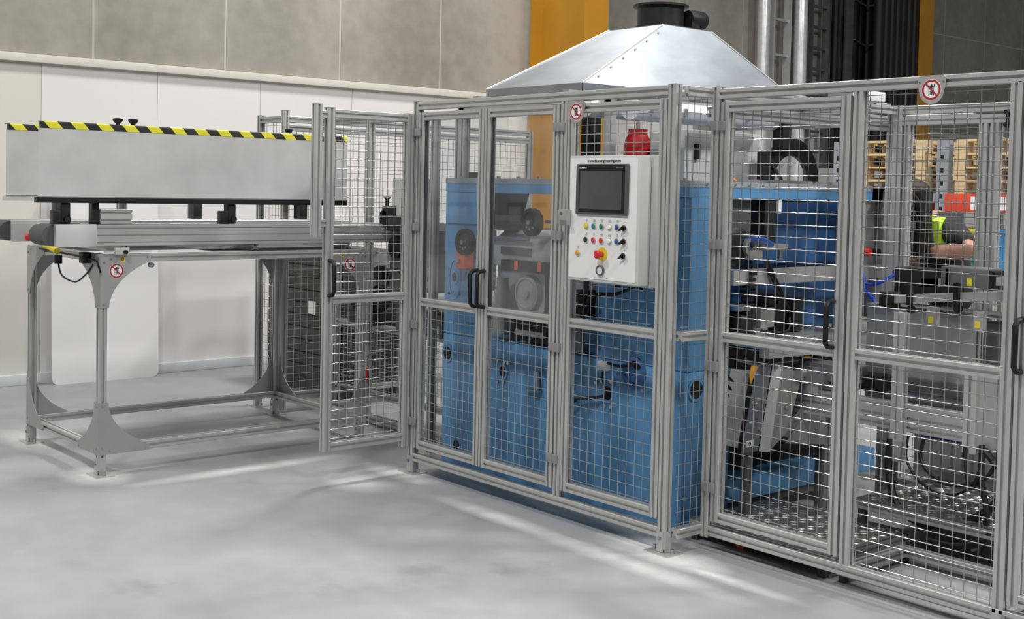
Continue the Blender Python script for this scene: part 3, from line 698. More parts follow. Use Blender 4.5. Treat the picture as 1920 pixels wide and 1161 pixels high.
# column relief details
B(mx0+.02, my0-.01, 1.42, -1.69, my0, 1.45).build('column_rib', 'blue', lc); B(-1.80, my0-.012, .86, -1.69, my0, 1.16).bevel(.005).build('cover_plate', 'blue', lc)
MB().ring((-1.918, my0, 1.10), 'y', .055, .047, -.006, 0, 24, ez=2.2).build('slot_edge', 'blue', lc)
sb2 = B(-1.245, my0-.035, .545, -1.14, my0, .555).build('shelf_bracket', 'galv', bs)
MB().cyl((-1.165, my0-.02, .555), 'z', .016, 0, .10, 10).build('pin', 'galv', sb2)
# gearbox between the columns
gb = B(-1.68, .40, .775, -1.04, .95, 1.19).bevel(.01).build('gearbox', 'steel_plate', Q)
MB().prism([(.36, 1.19), (.36, 1.33), (.46, 1.40), (.92, 1.40), (.92, 1.19)], 'x', -1.68, -1.06).bevel(.012).build('gearbox_cover', 'steel_plate', gb)
B(-1.60, .352, 1.26, -1.34, .36, 1.30).build('cover_vent', 'steel_dark', gb)
MB().tube([(-1.68, .34, 1.345), (-1.35, .34, 1.35)], .012, 8).build('guide_bar', 'galv', gb)
fl = MB().lathe((-1.315, .40, 1.06), 'y', [(.155, 0), (.155, -.03), (.14, -.035), (.14, -.06), (.115, -.064)], 32).build('motor_flange', 'steel_plate', gb)
MB().lathe((-1.315, .40, 1.06), 'y', [(.10, -.06), (.095, -.10), (.08, -.106), (.078, -.098), (.03, -.10), (.028, -.112), (.01, -.113)], 28).build('motor_cap', 'gusset', fl)
for i in range(8):
    a = i*math.pi/4; MB().cyl((-1.315+.147*math.cos(a), .37, 1.06+.147*math.sin(a)), 'y', .008, -.008, 0, 8).build('bolt', 'steel_dark', fl)
MB().lathe((-1.08, .42, .98), 'y', [(.10, 0), (.10, -.04), (.08, -.05), (.03, -.055)], 24).build('end_flange', 'steel_plate', gb)
mt = MB().lathe((-1.55, .33, .93), 'z', [(.04, -.12), (.05, -.1), (.05, .12), (.035, .15), (.035, .2)], 16).build('lift_motor', 'gusset', gb)
B(-1.56, .31, .83, -1.525, .34, .97).build('red_block', 'red', gb)
br = B(-1.50, .27, 1.175, -1.14, .34, 1.235).bevel(.004).build('label_bar', 'black_metal', gb)
for x in (-1.38, -1.19): B(x, .266, 1.185, x+.025, .27, 1.235).build('red_label', 'orange_red', br)
B(-1.165, .30, .9, -1.145, .36, 1.18).build('bar_leg', 'black_metal', br)
B(-1.44, .30, .80, -1.10, .34, .92).build('drip_box', 'black', gb)
B(-1.38, .285, .83, -1.16, .30, .86).build('slot_bar', 'galv', gb)
MB().tube([(-1.1, .33, 1.2), (-1.05, .3, 1.28), (-1.0, .3, 1.32), (-.95, .32, 1.36)], .008, 6, 5).build('hose', 'black', gb)
MB().cyl((-1.06, .36, 1.31), 'y', .022, -.03, 0, 12).build('fitting', 'wire', gb); MB().cyl((-1.02, .36, 1.25), 'y', .03, -.02, 0, 12).build('fitting', 'stainless', gb)
# hand wheels
def wheel(x, y, z, r, par):
    w_ = MB().ring((x, y, z), 'y', r, r*.72, -.016, .016, 28).build('hand_wheel', 'black', par)
    MB().cyl((x, y, z), 'y', r*.74, -.006, .006, 24).build('wheel_disc', 'rubber', w_)
    MB().cyl((x, y, z), 'y', .014, -.03, .03, 12).build('hub', 'wire', w_)
    for a in (-.9, -1.6, -2.3): MB().box(x+r*.5*math.cos(a)-.006, y-.018, z+r*.5*math.sin(a)-.006, x+r*.5*math.cos(a)+.006, y-.006, z+r*.5*math.sin(a)+.006).build('wheel_screw', 'wire', w_)
wheel(-1.262, .285, 1.447, .075, gb); wheel(-1.76, .225, 1.318, .075, lc)
MB().tube([(-1.74, .35, 1.425), (-1.4, .33, 1.44), (-1.27, .33, 1.447)], .018, 8).build('wheel_arm', 'black', gb)
MB().tube([(-1.2, .33, 1.452), (-.9, .33, 1.452)], .009, 8).build('wheel_rod', 'wire', gb)
MB().cyl((-1.76, .28, 1.318), 'y', .02, -.06, 0, 12).build('wheel_stub', 'black', lc)
ob = B(-1.825, .21, 1.165, -1.745, .28, 1.265).bevel(.008).build('orange_switch_box', 'orange_red', lc); MB().cyl((-1.80, .21, 1.215), 'y', .016, -.012, 0, 12).build('switch_button', 'wire', ob)
ub = MB().prism([(-1.80, 1.60), (-1.60, 1.60), (-1.65, 1.48), (-1.65, 1.39), (-1.80, 1.39)], 'y', .42, .56).build('hanging_bracket', 'black_metal', Q)
B(-1.78, .38, 1.39, -1.56, .56, 1.475).bevel(.006).build('bracket_box', 'bezel', Q)
# filter unit and white plate beside right column
wp = B(-.95, .22, .78, -.86, .235, 1.30).build('mounting_plate', 'steel_plate', Q)
B(-.94, .235, .79, -.87, my0+.06, .83).build('plate_stay', 'galv', wp)
text('plate_mark', '2', .06, 'print_black', wp, face_y(-.885, .2185, .975))
fu = B(-.84, .20, .98, -.775, .30, 1.12).bevel(.006).build('filter_head', 'black', Q)
for (x, m) in ((-.905, 'glass_bowl'), (-.81, 'steel_dark')): MB().lathe((x, .215, .80), 'z', [(.015, 0), (.032, .03), (.034, .18), (.03, .2)], 14).build('filter_bowl', m, fu)
MB().cyl((-.8, .2, 1.05), 'y', .012, -.02, 0, 10).build('filter_knob', 'wire', fu)
MB().tube([(-.80, .24, 1.0), (-.70, .20, 1.10), (-.55, .22, 1.12), (-.42, .25, 1.18)], .01, 6, 6).build('air_hose', 'black', Q)
for (x, z, w2) in ((-.70, .725, .06), (-.945, .635, .045)):
    cn = B(x, .245, z, x+w2, .28, z+.045).bevel(.005).build('connector', 'white_paint', bs)
    MB().cyl((x+w2/2, .262, z), 'z', .006, -.02, .075, 8).build('connector_stub', 'galv', cn)
MB().tube([(-.64, .26, .765), (-.56, .25, .76), (-.48, .262, .775), (-.44, .275, .79)], .008, 6, 5).build('cable', 'black', bs)
MB().tube([(-.92, .255, .60), (-.87, .25, .555), (-.78, .25, .57), (-.70, .25, .585), (-.655, .272, .60)], .008, 6, 5).build('cable', 'black', bs)
MB().tube([(-.80, .25, .57), (-.86, .252, .545), (-.93, .255, .485), (-.96, .262, .46)], .006, 6, 5).build('cable', 'black', bs)
MB().tube([(-.67, .255, .72), (-.665, .25, .68), (-.655, .262, .63)], .005, 6, 5).build('cable', 'black', bs)
# long side seen through the second row
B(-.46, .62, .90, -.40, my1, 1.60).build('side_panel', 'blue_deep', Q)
B(-.46, .62, .05, -.40, my1, .88).build('dark_void', 'black', Q)  # black sheet standing in for the dark void below the side panel
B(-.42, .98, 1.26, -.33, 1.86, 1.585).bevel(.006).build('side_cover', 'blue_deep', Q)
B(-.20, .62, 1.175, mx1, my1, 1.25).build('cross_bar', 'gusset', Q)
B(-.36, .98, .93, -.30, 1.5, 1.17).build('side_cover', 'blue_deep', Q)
B(-.40, .62, .885, .06, 1.62, .905).build('work_table', 'stainless', Q)
B(.0, .64, .84, .06, 1.62, .885).build('table_edge', 'gusset', Q)
B(-.27, .60, .10, -.16, my1, .225).bevel(.006).build('base_beam', 'blue', Q)
B(-1.9, .62, .05, -.5, my1, .95).build('dark_interior_block', 'black_metal', Q)  # dark block standing in for the shaded open interior
ep = B(-.32, 1.88, .95, -.065, my1+.03, 1.66).bevel(.01).build('end_plate', 'gusset', Q)
MB().prism([(1.62, 1.6), (1.84, 1.6), (1.84, 1.2), (1.76, 1.2)], 'x', -.20, -.17).build('end_web', 'gusset', Q)
for (z, r) in ((1.60, .03), (1.54, .035), (1.48, .03)): MB().cyl((-.09, 1.93, z), 'y', r, -.10, .0, 14).build('cylinder_rod', 'stainless', ep)
B(-.062, 1.93, 1.30, .05, 2.06, 1.665).bevel(.008).build('tool_block', 'black_metal', ep)
for (x, z, s2) in ((-.03, 1.56, .06), (.02, 1.47, .05), (-.02, 1.38, .06), (-.06, 1.28, .05), (-.10, 1.20, .05)):
    B(x-s2/2, 1.89, z-s2/2, x+s2/2, 1.94, z+s2/2).bevel(.004).build('valve_block', 'steel_dark', ep)
    MB().cyl((x, 1.90, z), 'y', .012, -.02, 0, 10).build('valve_screw', 'wire', ep)
MB().tube([(-.12, 1.92, 1.64), (-.06, 1.9, 1.70), (.0, 1.9, 1.67), (.0, 1.92, 1.58)], .012, 8, 6).build('hose', 'orange_tag', ep)
MB().tube([(-.06, 1.9, 1.62), (.02, 1.9, 1.56), (.06, 1.92, 1.42), (.02, 1.92, 1.3)], .01, 8, 6).build('hose', 'black', ep)
MB().tube([(-.02, 1.90, 1.66), (.05, 1.89, 1.62), (.08, 1.9, 1.52), (.1, 1.92, 1.45)], .009, 8, 6).build('hose', 'black', ep)
MB().tube([(-.05, 1.88, 1.44), (-.06, 1.87, 1.36), (-.05, 1.88, 1.26)], .012, 8, 6).build('hose', 'hose_orange', ep)
for k, pts in enumerate(([(-.14, 1.7, 1.2), (-.05, 1.6, 1.16), (.05, 1.55, 1.17), (.12, 1.6, 1.22)], [(-.14, 1.68, 1.19), (-.02, 1.56, 1.12), (.10, 1.52, 1.05), (.2, 1.5, 1.06)], [(.02, 1.7, 1.32), (.06, 1.68, 1.24), (.1, 1.66, 1.18), (.16, 1.62, 1.12)])):
    MB().tube(pts, .009, 8, 6).build('hose', 'hose_blue', ep)
rk = MB().cyl((mx1-.02, 1.73, 1.32), 'x', .022, 0, .05, 12).build('red_knob', 'red', Q); MB().cyl((mx1-.02, 1.80, 1.32), 'x', .02, 0, .06, 12).build('black_knob', 'black', Q)
# tooling on the work table, seen through the mesh door
tl = MB().lathe((-.22, .70, 1.36), 'x', [(.03, -.03), (.085, -.028), (.10, -.01), (.10, .02), (.085, .03), (.05, .035)], 22).build('tool_wheel', 'black', Q)
MB().ring((-.18, .76, 1.36), 'x', .045, .03, 0, .02, 18).build('clamp_ring', 'stainless', tl)
B(-.20, .74, 1.30, -.15, .84, 1.345).bevel(.004).build('clamp_block', 'stainless', tl)
B(-.19, .84, 1.345, -.13, 1.02, 1.375).bevel(.004).build('gripper_arm', 'stainless', tl); MB().cyl((-.15, .98, 1.345), 'z', .012, -.05, 0, 10).build('gripper_pin', 'wire', tl)
MB().tube([(-.2, .74, 1.39), (-.14, .80, 1.40), (-.13, .88, 1.37)], .016, 8, 5).build('hose', 'blue_btn', tl)
for (y0, z0, y1, z1) in ((.84, 1.30, 1.0, 1.03), (.86, 1.30, 1.02, 1.05)):
    MB().tube([(-.14, y0, z0), (-.12, y1, z1)], .008, 8).build('stay_rod', 'black', tl)
ch = MB()
for k in range(9): ch.box(-.18, .70+.004*k, 1.00+k*.032, -.13, .745+.004*k, 1.02+k*.032)
ch.build('drive_chain', 'black', tl)
for (y0, y1, z0, z1, m) in ((.64, .74, .92, 1.03, 'black'), (.76, .86, .905, .96, 'stainless'), (.80, .93, .96, 1.06, 'stainless'), (.90, 1.0, .94, 1.12, 'black'), (1.06, 1.14, .93, 1.10, 'black'), (.80, 1.25, .905, .925, 'galv'), (.62, .72, 1.05, 1.08, 'galv'), (.86, .94, 1.07, 1.10, 'black')):
    B(-.22, y0, z0, -.12, y1, z1).bevel(.005).build('fixture_block', m, tl)
for yy in (.83, .95, 1.10, 1.17): MB().cyl((-.15, yy, .925), 'z', .011, 0, .03, 8).build('fixture_bolt', 'wire', tl)
MB().tube([(-.12, .80, .95), (-.1, .9, .93), (-.1, 1.0, .945), (-.12, 1.03, 1.0)], .007, 6, 5).build('cable', 'black', tl)
B(-.24, .64, 1.42, -.20, .80, 1.60).build('hanger_plate', 'bezel', Q); B(-.26, .86, 1.38, -.16, .95, 1.60).bevel(.005).build('hanger_post', 'black', Q)
B(-.17, .955, 1.53, -.155, .985, 1.6).build('white_strip', 'white_paint', Q)
B(-1.29, .66, 1.39, -1.215, .74, 2.10).build('black_mast', 'black', Q)
MB().tube([(-.19, .66, 1.685), (-.20, .64, 1.70), (-.22, .60, 1.73)], .008, 8, 4).build('orange_hose', 'hose_orange', Q)
rl = MB().tube([(-.22, 1.70, 1.68), (-.22, 1.71, 1.74), (-.22, 1.75, 1.80)], .022, 8, 4).build('red_lever', 'red', Q)
# things on top of the machine
an = thing('cable_arch', 'black arch shaped cable carrier standing on the blue machine', 'cable carrier', (-.45, 1.43, 1.6))
B(-.56, 1.1, 1.601, -.34, 1.76, 1.70).build('base_tray', 'gusset', an)
ar = MB().ring((0, 0, 0), 'x', .15, .088, -.04, .04, 32, ez=1.55, t0=0, t1=math.pi)
_c, _s = math.cos(math.radians(-43)), math.sin(math.radians(-43))
ar.v = [(-.45+p[0]*_c-p[1]*_s, 1.435+p[0]*_s+p[1]*_c, 1.70+p[2]) for p in ar.v]; ar.build('arch', 'black', an)
B(-.545, 1.27, 1.70, -.475, 1.34, 1.86).bevel(.006).build('terminal_box', 'black_metal', an)
MB().tube([(-.475, 1.31, 1.78), (-.45, 1.32, 1.75), (-.43, 1.34, 1.70)], .010, 8, 4).build('cable', 'black', an)
B(-.49, 1.33, 1.87, -.42, 1.40, 2.02).build('hanger', 'black', an)
gc = thing('grey_cabinet', 'pale grey electrical box behind the cable arch on the machine', 'cabinet', (-.75, 1.1, .96))
B(-.88, .78, .96, -.63, 1.40, 1.955).bevel(.008).build('body', 'cab_grey', gc); B(-.63, .80, 1.3, -.62, 1.38, 1.94).bevel(.004).build('lid', 'cab_grey', gc)
B(-.62, .84, 1.80, -.60, .87, 1.88).build('latch', 'black', gc)
rd_ = thing('red_canister', 'red round canister standing behind the top of the control cabinet', 'canister', (-1.18, 1.0, 1.4))
B(-1.26, .955, .96, -1.12, 1.10, 1.70).build('stand', 'steel_dark', rd_)
MB().lathe((-1.18, 1.0, 1.70), 'z', [(.07, 0), (.078, .02), (.08, .17), (.07, .22), (.045, .262), (.02, .275)], 24).build('shell', 'red_cloth', rd_)
MB().ring((-1.18, 1.0, 1.965), 'z', .055, .045, -.03, .012, 20).build('collar', 'red_cloth', rd_)
B(-1.235, .918, 1.835, -1.205, .925, 1.85).build('label', 'print_white', rd_)
MB().cyl((-1.18, 1.0, 1.97), 'z', .012, 0, .05, 10).build('valve', 'wire', rd_)
wb = thing('white_bag', 'crumpled white plastic bag beside the red canister', 'bag', (-1.0, 1.0, 1.6))
bm0 = MB(); pr = [(.04, 0), (.075, .03), (.085, .12), (.075, .2), (.045, .25), (.015, .27)]
bm0.lathe((-1.02, 1.06, 1.70), 'z', pr, 22)
bm0.v = [(p[0]+.012*math.sin(p[2]*60+p[1]*50), p[1]+.012*math.sin(p[2]*47+p[0]*70), p[2]+.008*math.sin(p[0]*90)) for p in bm0.v]
bm0.build('bag_body', 'white_sheet', wb); B(-1.07, 1.0, .96, -.97, 1.12, 1.70).build('stand', 'steel_dark', wb)

# ------------------------------------------------------------------ extraction hood
H = thing('extraction_hood', 'galvanised sheet metal extraction hood above the machine', 'hood', (-1.54, 1.48, 2.0))
bx0, bx1, by0, by1, bz_, tx0, tx1, ty0, ty1, tz = -1.95, -1.13, .51, 2.45, 2.205, -1.68, -1.24, 1.25, 1.68, 2.6
b4 = [(bx0, by0, bz_), (bx1, by0, bz_), (bx1, by1, bz_), (bx0, by1, bz_)]; t4 = [(tx0, ty0, tz), (tx1, ty0, tz), (tx1, ty1, tz), (tx0, ty1, tz)]
for i in range(4):
    j = (i+1) % 4; m = MB(); c = Vector((-1.5, 1.45, 2.3))
    q = [Vector(p) for p in (b4[i], b4[j], t4[j], t4[i])]; nrm = (q[1]-q[0]).cross(q[3]-q[0]).normalized()*.004
    m.hexa(q, [p-nrm for p in q]); m.build('hood_sheet', 'galv', H, smooth=False)
for i in range(4): MB().tube([b4[i], t4[i]], .006, 6).build('seam', 'foil', H)
for k in range(6):
    t = .12+k*.15; p = Vector(b4[1]).lerp(Vector(t4[1]), t); MB().cyl((p.x+.002, p.y+.04, p.z-.004), 'x', .006, -.004, .006, 8).build('rivet', 'foil', H)
rm = MB()
for (a) in ((bx0, by0, bx1, by0+.004), (bx0, by1-.004, bx1, by1), (bx0, by0, bx0+.004, by1), (bx1-.004, by0, bx1, by1)): rm.box(a[0], a[1], bz_-.045, a[2], a[3], bz_)
rm.build('rim', 'galv', H, smooth=False)
B(tx0, ty0, tz, tx1, ty1, tz+.004).build('top_sheet', 'galv', H)
B(bx0-.14, by0-.1, bz_-.15, bx1+.33, by0-.055, bz_-.105).build('hood_bar', 'gusset', H)
B(bx0-.14, by1+.055, bz_-.15, bx1+.33, by1+.1, bz_-.105).build('hood_bar', 'gusset', H)
for x in (bx0-.0, bx1-.05): B(x, by0-.1, bz_-.105, x+.05, by1+.1, bz_-.045).build('hood_carrier', 'gusset', H)
for (x, yy) in ((bx0-.13, by0-.1), (bx0-.13, by1+.05)): B(x, yy, 0, x+.045, yy+.045, bz_-.105).build('hood_leg', 'alu_far', H)
for (x, yy) in ((-.86, by0-.1), (-.86, by1+.05)): B(x, yy, 1.66 if yy < 1 else 0, x+.045, yy+.045, bz_-.105).build('hood_leg', 'alu_far', H)
fn = thing('duct_fan', 'black round duct fan with flange sitting on the hood', 'fan', (-1.46, 1.465, tz))
MB().lathe((-1.46, 1.465, tz+.004), 'z', [(.142, 0), (.142, .135), (.168, .138), (.168, .150), (.14, .150)], 36).build('duct', 'black_metal', fn)
MB().lathe((-1.46, 1.465, tz+.01), 'z', [(.158, 0), (.158, .012), (.142, .013)], 36).build('bottom_flange', 'black_metal', fn)
mo = MB().lathe((-1.335, 1.585, tz+.075), 'y', [(.05, -.02), (.056, .0), (.056, .11), (.05, .125), (.015, .13)], 20).build('motor', 'black', fn)
B(-1.38, 1.56, tz+.02, -1.29, 1.63, tz+.09).build('motor_bracket', 'black_metal', mo)

# lamps and roof rails of the cell
def tubelight(label, x, y0, y1, z):
    l = thing('strip_light', label, 'light', (x, (y0+y1)/2, z))
    n = 8; w2 = .06
    up = [(x-w2, z+.035), (x-w2+.01, z+.08), (x+w2-.01, z+.08), (x+w2, z+.035)]
    MB().prism(up, 'y', y0, y1).bevel(.004).build('housing', 'lamp_body', l)
    lo = [(x-w2+.002, z+.034)]+[(x-(w2-.002)*math.cos(math.pi*i/n), z+.034-.05*math.sin(math.pi*i/n)) for i in range(1, n)]+[(x+w2-.002, z+.034)]
    MB().prism(lo, 'y', y0+.01, y1-.01).build('diffuser', 'lamp_cover', l)
    for k in range(5):
        yy = y0+.1+k*(y1-y0-.2)/4; B(x+w2-.004, yy-.01, z+.015, x+w2+.004, yy+.01, z+.055).build('clip', 'wire', l)
    for yy in (y0+.2, y1-.2): B(x-.006, yy-.006, z+.08, x+.006, yy+.006, 2.1).build('hanger', 'galv', l)
tubelight('white strip light hung inside the fence over the corner return', -.50, .22, 1.40, 1.985)
tubelight('second white strip light hung deeper in the cell above the red canister', -.95, .35, 1.55, 2.02)
RF = thing('roof_frame', 'aluminium roof rails spanning the top of the guarded cell', 'roof frame', (-.6, 1.2, 2.1))
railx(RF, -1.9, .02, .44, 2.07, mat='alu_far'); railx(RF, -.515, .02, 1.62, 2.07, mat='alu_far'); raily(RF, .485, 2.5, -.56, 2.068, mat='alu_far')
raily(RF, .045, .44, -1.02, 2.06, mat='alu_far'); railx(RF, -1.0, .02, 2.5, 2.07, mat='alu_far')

# ------------------------------------------------------------------ rear guard of the second row
Rg = thing('guard_fence', 'rear aluminium mesh guard behind the cables and tread plates', 'fence', (.8, 1.68, 0))
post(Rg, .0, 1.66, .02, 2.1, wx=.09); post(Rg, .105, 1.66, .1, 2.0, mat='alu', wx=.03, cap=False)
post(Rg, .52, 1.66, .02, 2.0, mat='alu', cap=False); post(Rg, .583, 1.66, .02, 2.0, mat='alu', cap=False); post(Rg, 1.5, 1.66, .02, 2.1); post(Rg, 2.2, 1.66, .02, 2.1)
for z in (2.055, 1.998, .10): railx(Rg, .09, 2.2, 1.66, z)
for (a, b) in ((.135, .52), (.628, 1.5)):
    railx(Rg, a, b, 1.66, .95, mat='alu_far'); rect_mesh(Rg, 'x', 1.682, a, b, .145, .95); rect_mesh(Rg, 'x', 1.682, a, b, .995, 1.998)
cr_ = B(.68, 1.62, 1.97, .75, 1.66, 2.06).bevel(.004).build('corner_lock', 'black', Rg)
for z in (1.985, 2.045): MB().cyl((.69, 1.62, z), 'y', .012, -.02, 0, 12).build('lock_knob', 'black', cr_)
sl = thing('strip_light', 'short white lamp end above the rear guard rail', 'light', (.0, 1.4, 2.13))
B(-.06, 1.25, 2.115, .06, 1.55, 2.165).bevel(.008).build('housing', 'lamp_body', sl); B(-.065, 1.22, 2.11, .065, 1.25, 2.17).bevel(.004).build('end_piece', 'hinge_grey', sl)

# ------------------------------------------------------------------ outfeed in the second row
O = thing('outfeed_unit', 'aluminium outfeed unit with inclined guide rails and steel chutes', 'machine frame', (.6, 1.0, 0))
B(.22, 1.20, .62, .80, 1.212, 1.09).build('chute_front', 'stainless', O); B(.22, 1.212, .62, .235, 1.5, 1.09).build('chute_side', 'stainless', O); B(.82, 1.22, .75, 1.25, 1.45, 1.06).bevel(.006).build('dark_box', 'steel_dark', O)
B(1.0, 1.21, .80, 1.03, 1.22, .825).build('red_light', 'red', O)
MB().prof(-.05, 1.0, .535, 1.40, 1.045, .665, 'x', mod=.045).build('cross_beam', 'alu', O, smooth=False)
for x in (.52, .88, 1.2): MB().prof(x, .955, .50, x+.06, 1.0, 1.09 if x < .6 else .9, 'z', mod=.045).build('upright', 'alu', O, smooth=False)
for (x, h) in ((.10, .53), (1.3, .53)): post(O, x, 1.05, .02, h, cap=False, name='leg', mat='alu_far')
pc = B(.525, .94, .40, .585, 1.0, .50).bevel(.006).build('plug', 'hinge_grey', O)
B(.88, .97, .53, 1.18, .98, .9).build('grey_cover', 'gusset', O)
def incl(y0, x0, x1, z0, z1, n):
    r_ = MB(); r_.hexa([(x0, y0, z0), (x1, y0, z1), (x1, y0+.045, z1), (x0, y0+.045, z0)], [(x0, y0, z0+.04), (x1, y0, z1+.04), (x1, y0+.045, z1+.04), (x0, y0+.045, z0+.04)])
    g = r_.build('guide_rail', 'alu', O)
    for k in range(n):
        t = (k+.5)/n; x = x0+(x1-x0)*t; z = z0+(z1-z0)*t
        c_ = B(x-.012, y0-.02, z-.01, x+.012, y0, z+.085).build('rail_clip', 'black', g); MB().cyl((x+.01, y0-.012, z-.03), 'y', .02, -.008, .01, 12).build('clip_knob', 'black', g)
incl(1.10, .40, 1.35, 1.115, 1.215, 4); incl(1.30, .45, 1.35, 1.19, 1.27, 3)
B(.36, 1.08, 1.09, .43, 1.16, 1.17).bevel(.005).build('rail_stop', 'black', O)
B(.24, 1.16, 1.085, 1.35, 1.36, 1.10).build('slide_bed', 'steel_dark', O)
for x in (.62, .85, 1.08):
    p_ = B(x, 1.07, 1.03, x+.05, 1.10, 1.12).build('rail_foot', 'gusset', O); B(x+.01, 1.069, 1.045, x+.035, 1.07, 1.075).build('yellow_tag', 'yellow', p_)
mo2 = B(.56, 1.28, 1.20, .80, 1.42, 1.30).bevel(.012).build('drive_motor', 'steel_dark', O); B(.80, 1.29, 1.20, .83, 1.41, 1.29).build('motor_end', 'black', mo2)
B(.70, 1.278, 1.215, .725, 1.28, 1.25).build('yellow_tag', 'yellow', mo2); B(.30, 1.30, 1.12, .55, 1.42, 1.28).bevel(.01).build('valve_terminal', 'black', O)
# mechanics under the chute
for (x0, x1, y0, z0, z1, m) in ((-.02, .3, .98, .72, .80, 'steel_dark'), (.10, .40, 1.08, .68, .76, 'black'), (.45, .95, 1.18, .70, .76, 'steel_dark'), (.3, .9, 1.1, .665, .69, 'galv'), (-.05, .15, .96, .70, .78, 'galv')):
    B(x0, y0, z0, x1, y0+.12, z1).bevel(.006).build('slide_block', m, O)
for k in range(4): B(.05+k*.07, .975, .83, .09+k*.07, .98, .86).build('slot', 'black', O)
MB().cyl((.02, .95, .74), 'y', .03, -.03, .02, 14).build('air_fitting', 'wire', O)
bxr = B(.30, 1.53, .04, 1.10, 1.62, .48).bevel(.006).build('terminal_cabinet', 'cab_grey', O)
for k in range(12): B(.36+k*.055, 1.522, .26, .40+k*.055, 1.53, .42).build('terminal_strip', 'white_paint', bxr)
B(.36, 1.50, .42, .80, 1.53, .47).build('blue_duct', 'hose_blue', bxr)
# hanging cables
cb = [([(.53, .95, .50), (.54, .93, .35), (.62, .90, .20), (.80, .90, .16), (1.0, .92, .25), (1.14, .95, .42), (1.2, .95, .52)], .018),
      ([(.70, .95, .53), (.70, .93, .44), (.78, .92, .37), (.9, .92, .36), (1.02, .93, .42), (1.06, .95, .53)], .009),
      ([(.62, .95, .53), (.63, .93, .42), (.72, .92, .33), (.86, .91, .31), (1.0, .93, .4), (1.05, .95, .5)], .006),
      ([(.98, .95, .55), (1.0, .92, .40), (1.04, .9, .26), (1.03, .88, .13), (1.0, .86, .10)], .014),
      ([(1.05, .95, .54), (1.08, .92, .42), (1.12, .9, .30), (1.08, .88, .2), (.95, .85, .12), (.8, .84, .11)], .010),
      ([(1.0, .95, .52), (1.1, .93, .45), (1.25, .9, .4), (1.4, .88, .33)], .016), ([(.9, .95, .53), (.93, .92, .4), (.96, .92, .36), (.99, .92, .45), (1.0, .95, .54)], .008)]
cl_ = ('thick black cable hanging in the widest loop below the outfeed beam', 'medium black cable in the small upper loop below the outfeed beam', 'thin black cable in the upper loop below the outfeed beam', 'black cable dropping straight down onto the raised tread plate', 'black cable bending back across the raised tread plate', 'thick black cable running off sideways from the outfeed bundle', 'short thin black cable loop in the middle of the outfeed bundle')
for (pts, r), lb_ in zip(cb, cl_):
    tag(MB().tube(pts, r, 8, 8).build('cable', 'black', loc=pts[0]), lb_, 'cable', 'hanging cables under the outfeed')

# sheet metal chute behind the mesh door
Cc = thing('scrap_chute', 'bent stainless scrap chute hanging behind the all mesh door', 'chute', (.0, .75, .1))
def sl_(name, mat, a, b, c, d, th=.006, par=Cc):
    q = [Vector(p) for p in (a, b, c, d)]; n = (q[1]-q[0]).cross(q[3]-q[0]).normalized()*th
    return MB().hexa(q, [p+n for p in q]).build(name, mat, par, smooth=False)
sl_('front_fold', 'galv', (.02, .50, .40), (.02, .62, .395), (.0, .73, .80), (.0, .62, .80))
sl_('front_lip', 'steel_plate', (.03, .62, .395), (.03, .70, .38), (.01, .80, .80), (.01, .735, .80))
sl_('side_plate', 'stainless', (.02, .70, .38), (.02, .84, .46), (.0, .98, .73), (.0, .80, .80))
sl_('top_plate', 'stainless', (.0, .62, .80), (.0, .96, .80), (-.12, .96, .815), (-.12, .62, .81))
sl_('back_plate', 'gusset', (-.10, .47, .43), (.0, .50, .42), (-.02, .60, .78), (-.10, .56, .78))
sl_('slide_sheet', 'stainless', (.0, .86, .40), (.0, 1.30, .34), (-.02, 1.30, .56), (-.02, 1.12, .60))
sl_('slide_edge', 'galv', (.012, .80, .455), (.012, .86, .43), (-.01, 1.14, .61), (-.01, 1.10, .64))
for (y0, z) in ((.60, .62), (.66, .63), (.56, .53), (.63, .50), (.84, .58), (.66, .79), (.74, .79)): MB().cyl((.02, y0, z), 'x', .010, 0, .012, 8).build('screw', 'wire', Cc)
ytag = MB().prism([(.565, .72), (.62, .80), (.57, .81), (.555, .77)], 'x', .01, .014).build('yellow_tag', 'orange_tag', Cc)
nm = B(.03, .52, .425, .032, .575, .455).build('name_plate', 'print_white', Cc); MB().ring((.032, .548, .44), 'x', .009, .005, 0, .001, 12).build('plate_print', 'print_black', nm)
B(-.02, .55, .02, .02, .59, .44).build('chute_leg', 'steel_dark', Cc); B(-.06, 1.2, .02, -.02, 1.24, .5).build('chute_leg', 'steel_dark', Cc)
B(.0, .98, .64, .10, 1.3, .70).bevel(.004).build('slide_rail', 'alu', Cc); B(.02, .97, .70, .10, 1.06, .76).build('end_stop', 'black', Cc); B(.02, 1.06, .70, .1, 1.26, .745).build('slide_carriage', 'steel_plate', Cc)
B(.0, 1.0, .81, .02, 1.04, .825).build('yellow_tag', 'orange_tag', Cc)
for k in range(5): MB().tube([(-.12, .45+k*.02, .80-k*.04), (-.08, .55, .72-k*.05), (-.12, .62, .6-k*.04)], .006, 6, 4).build('hose', 'black', Cc)

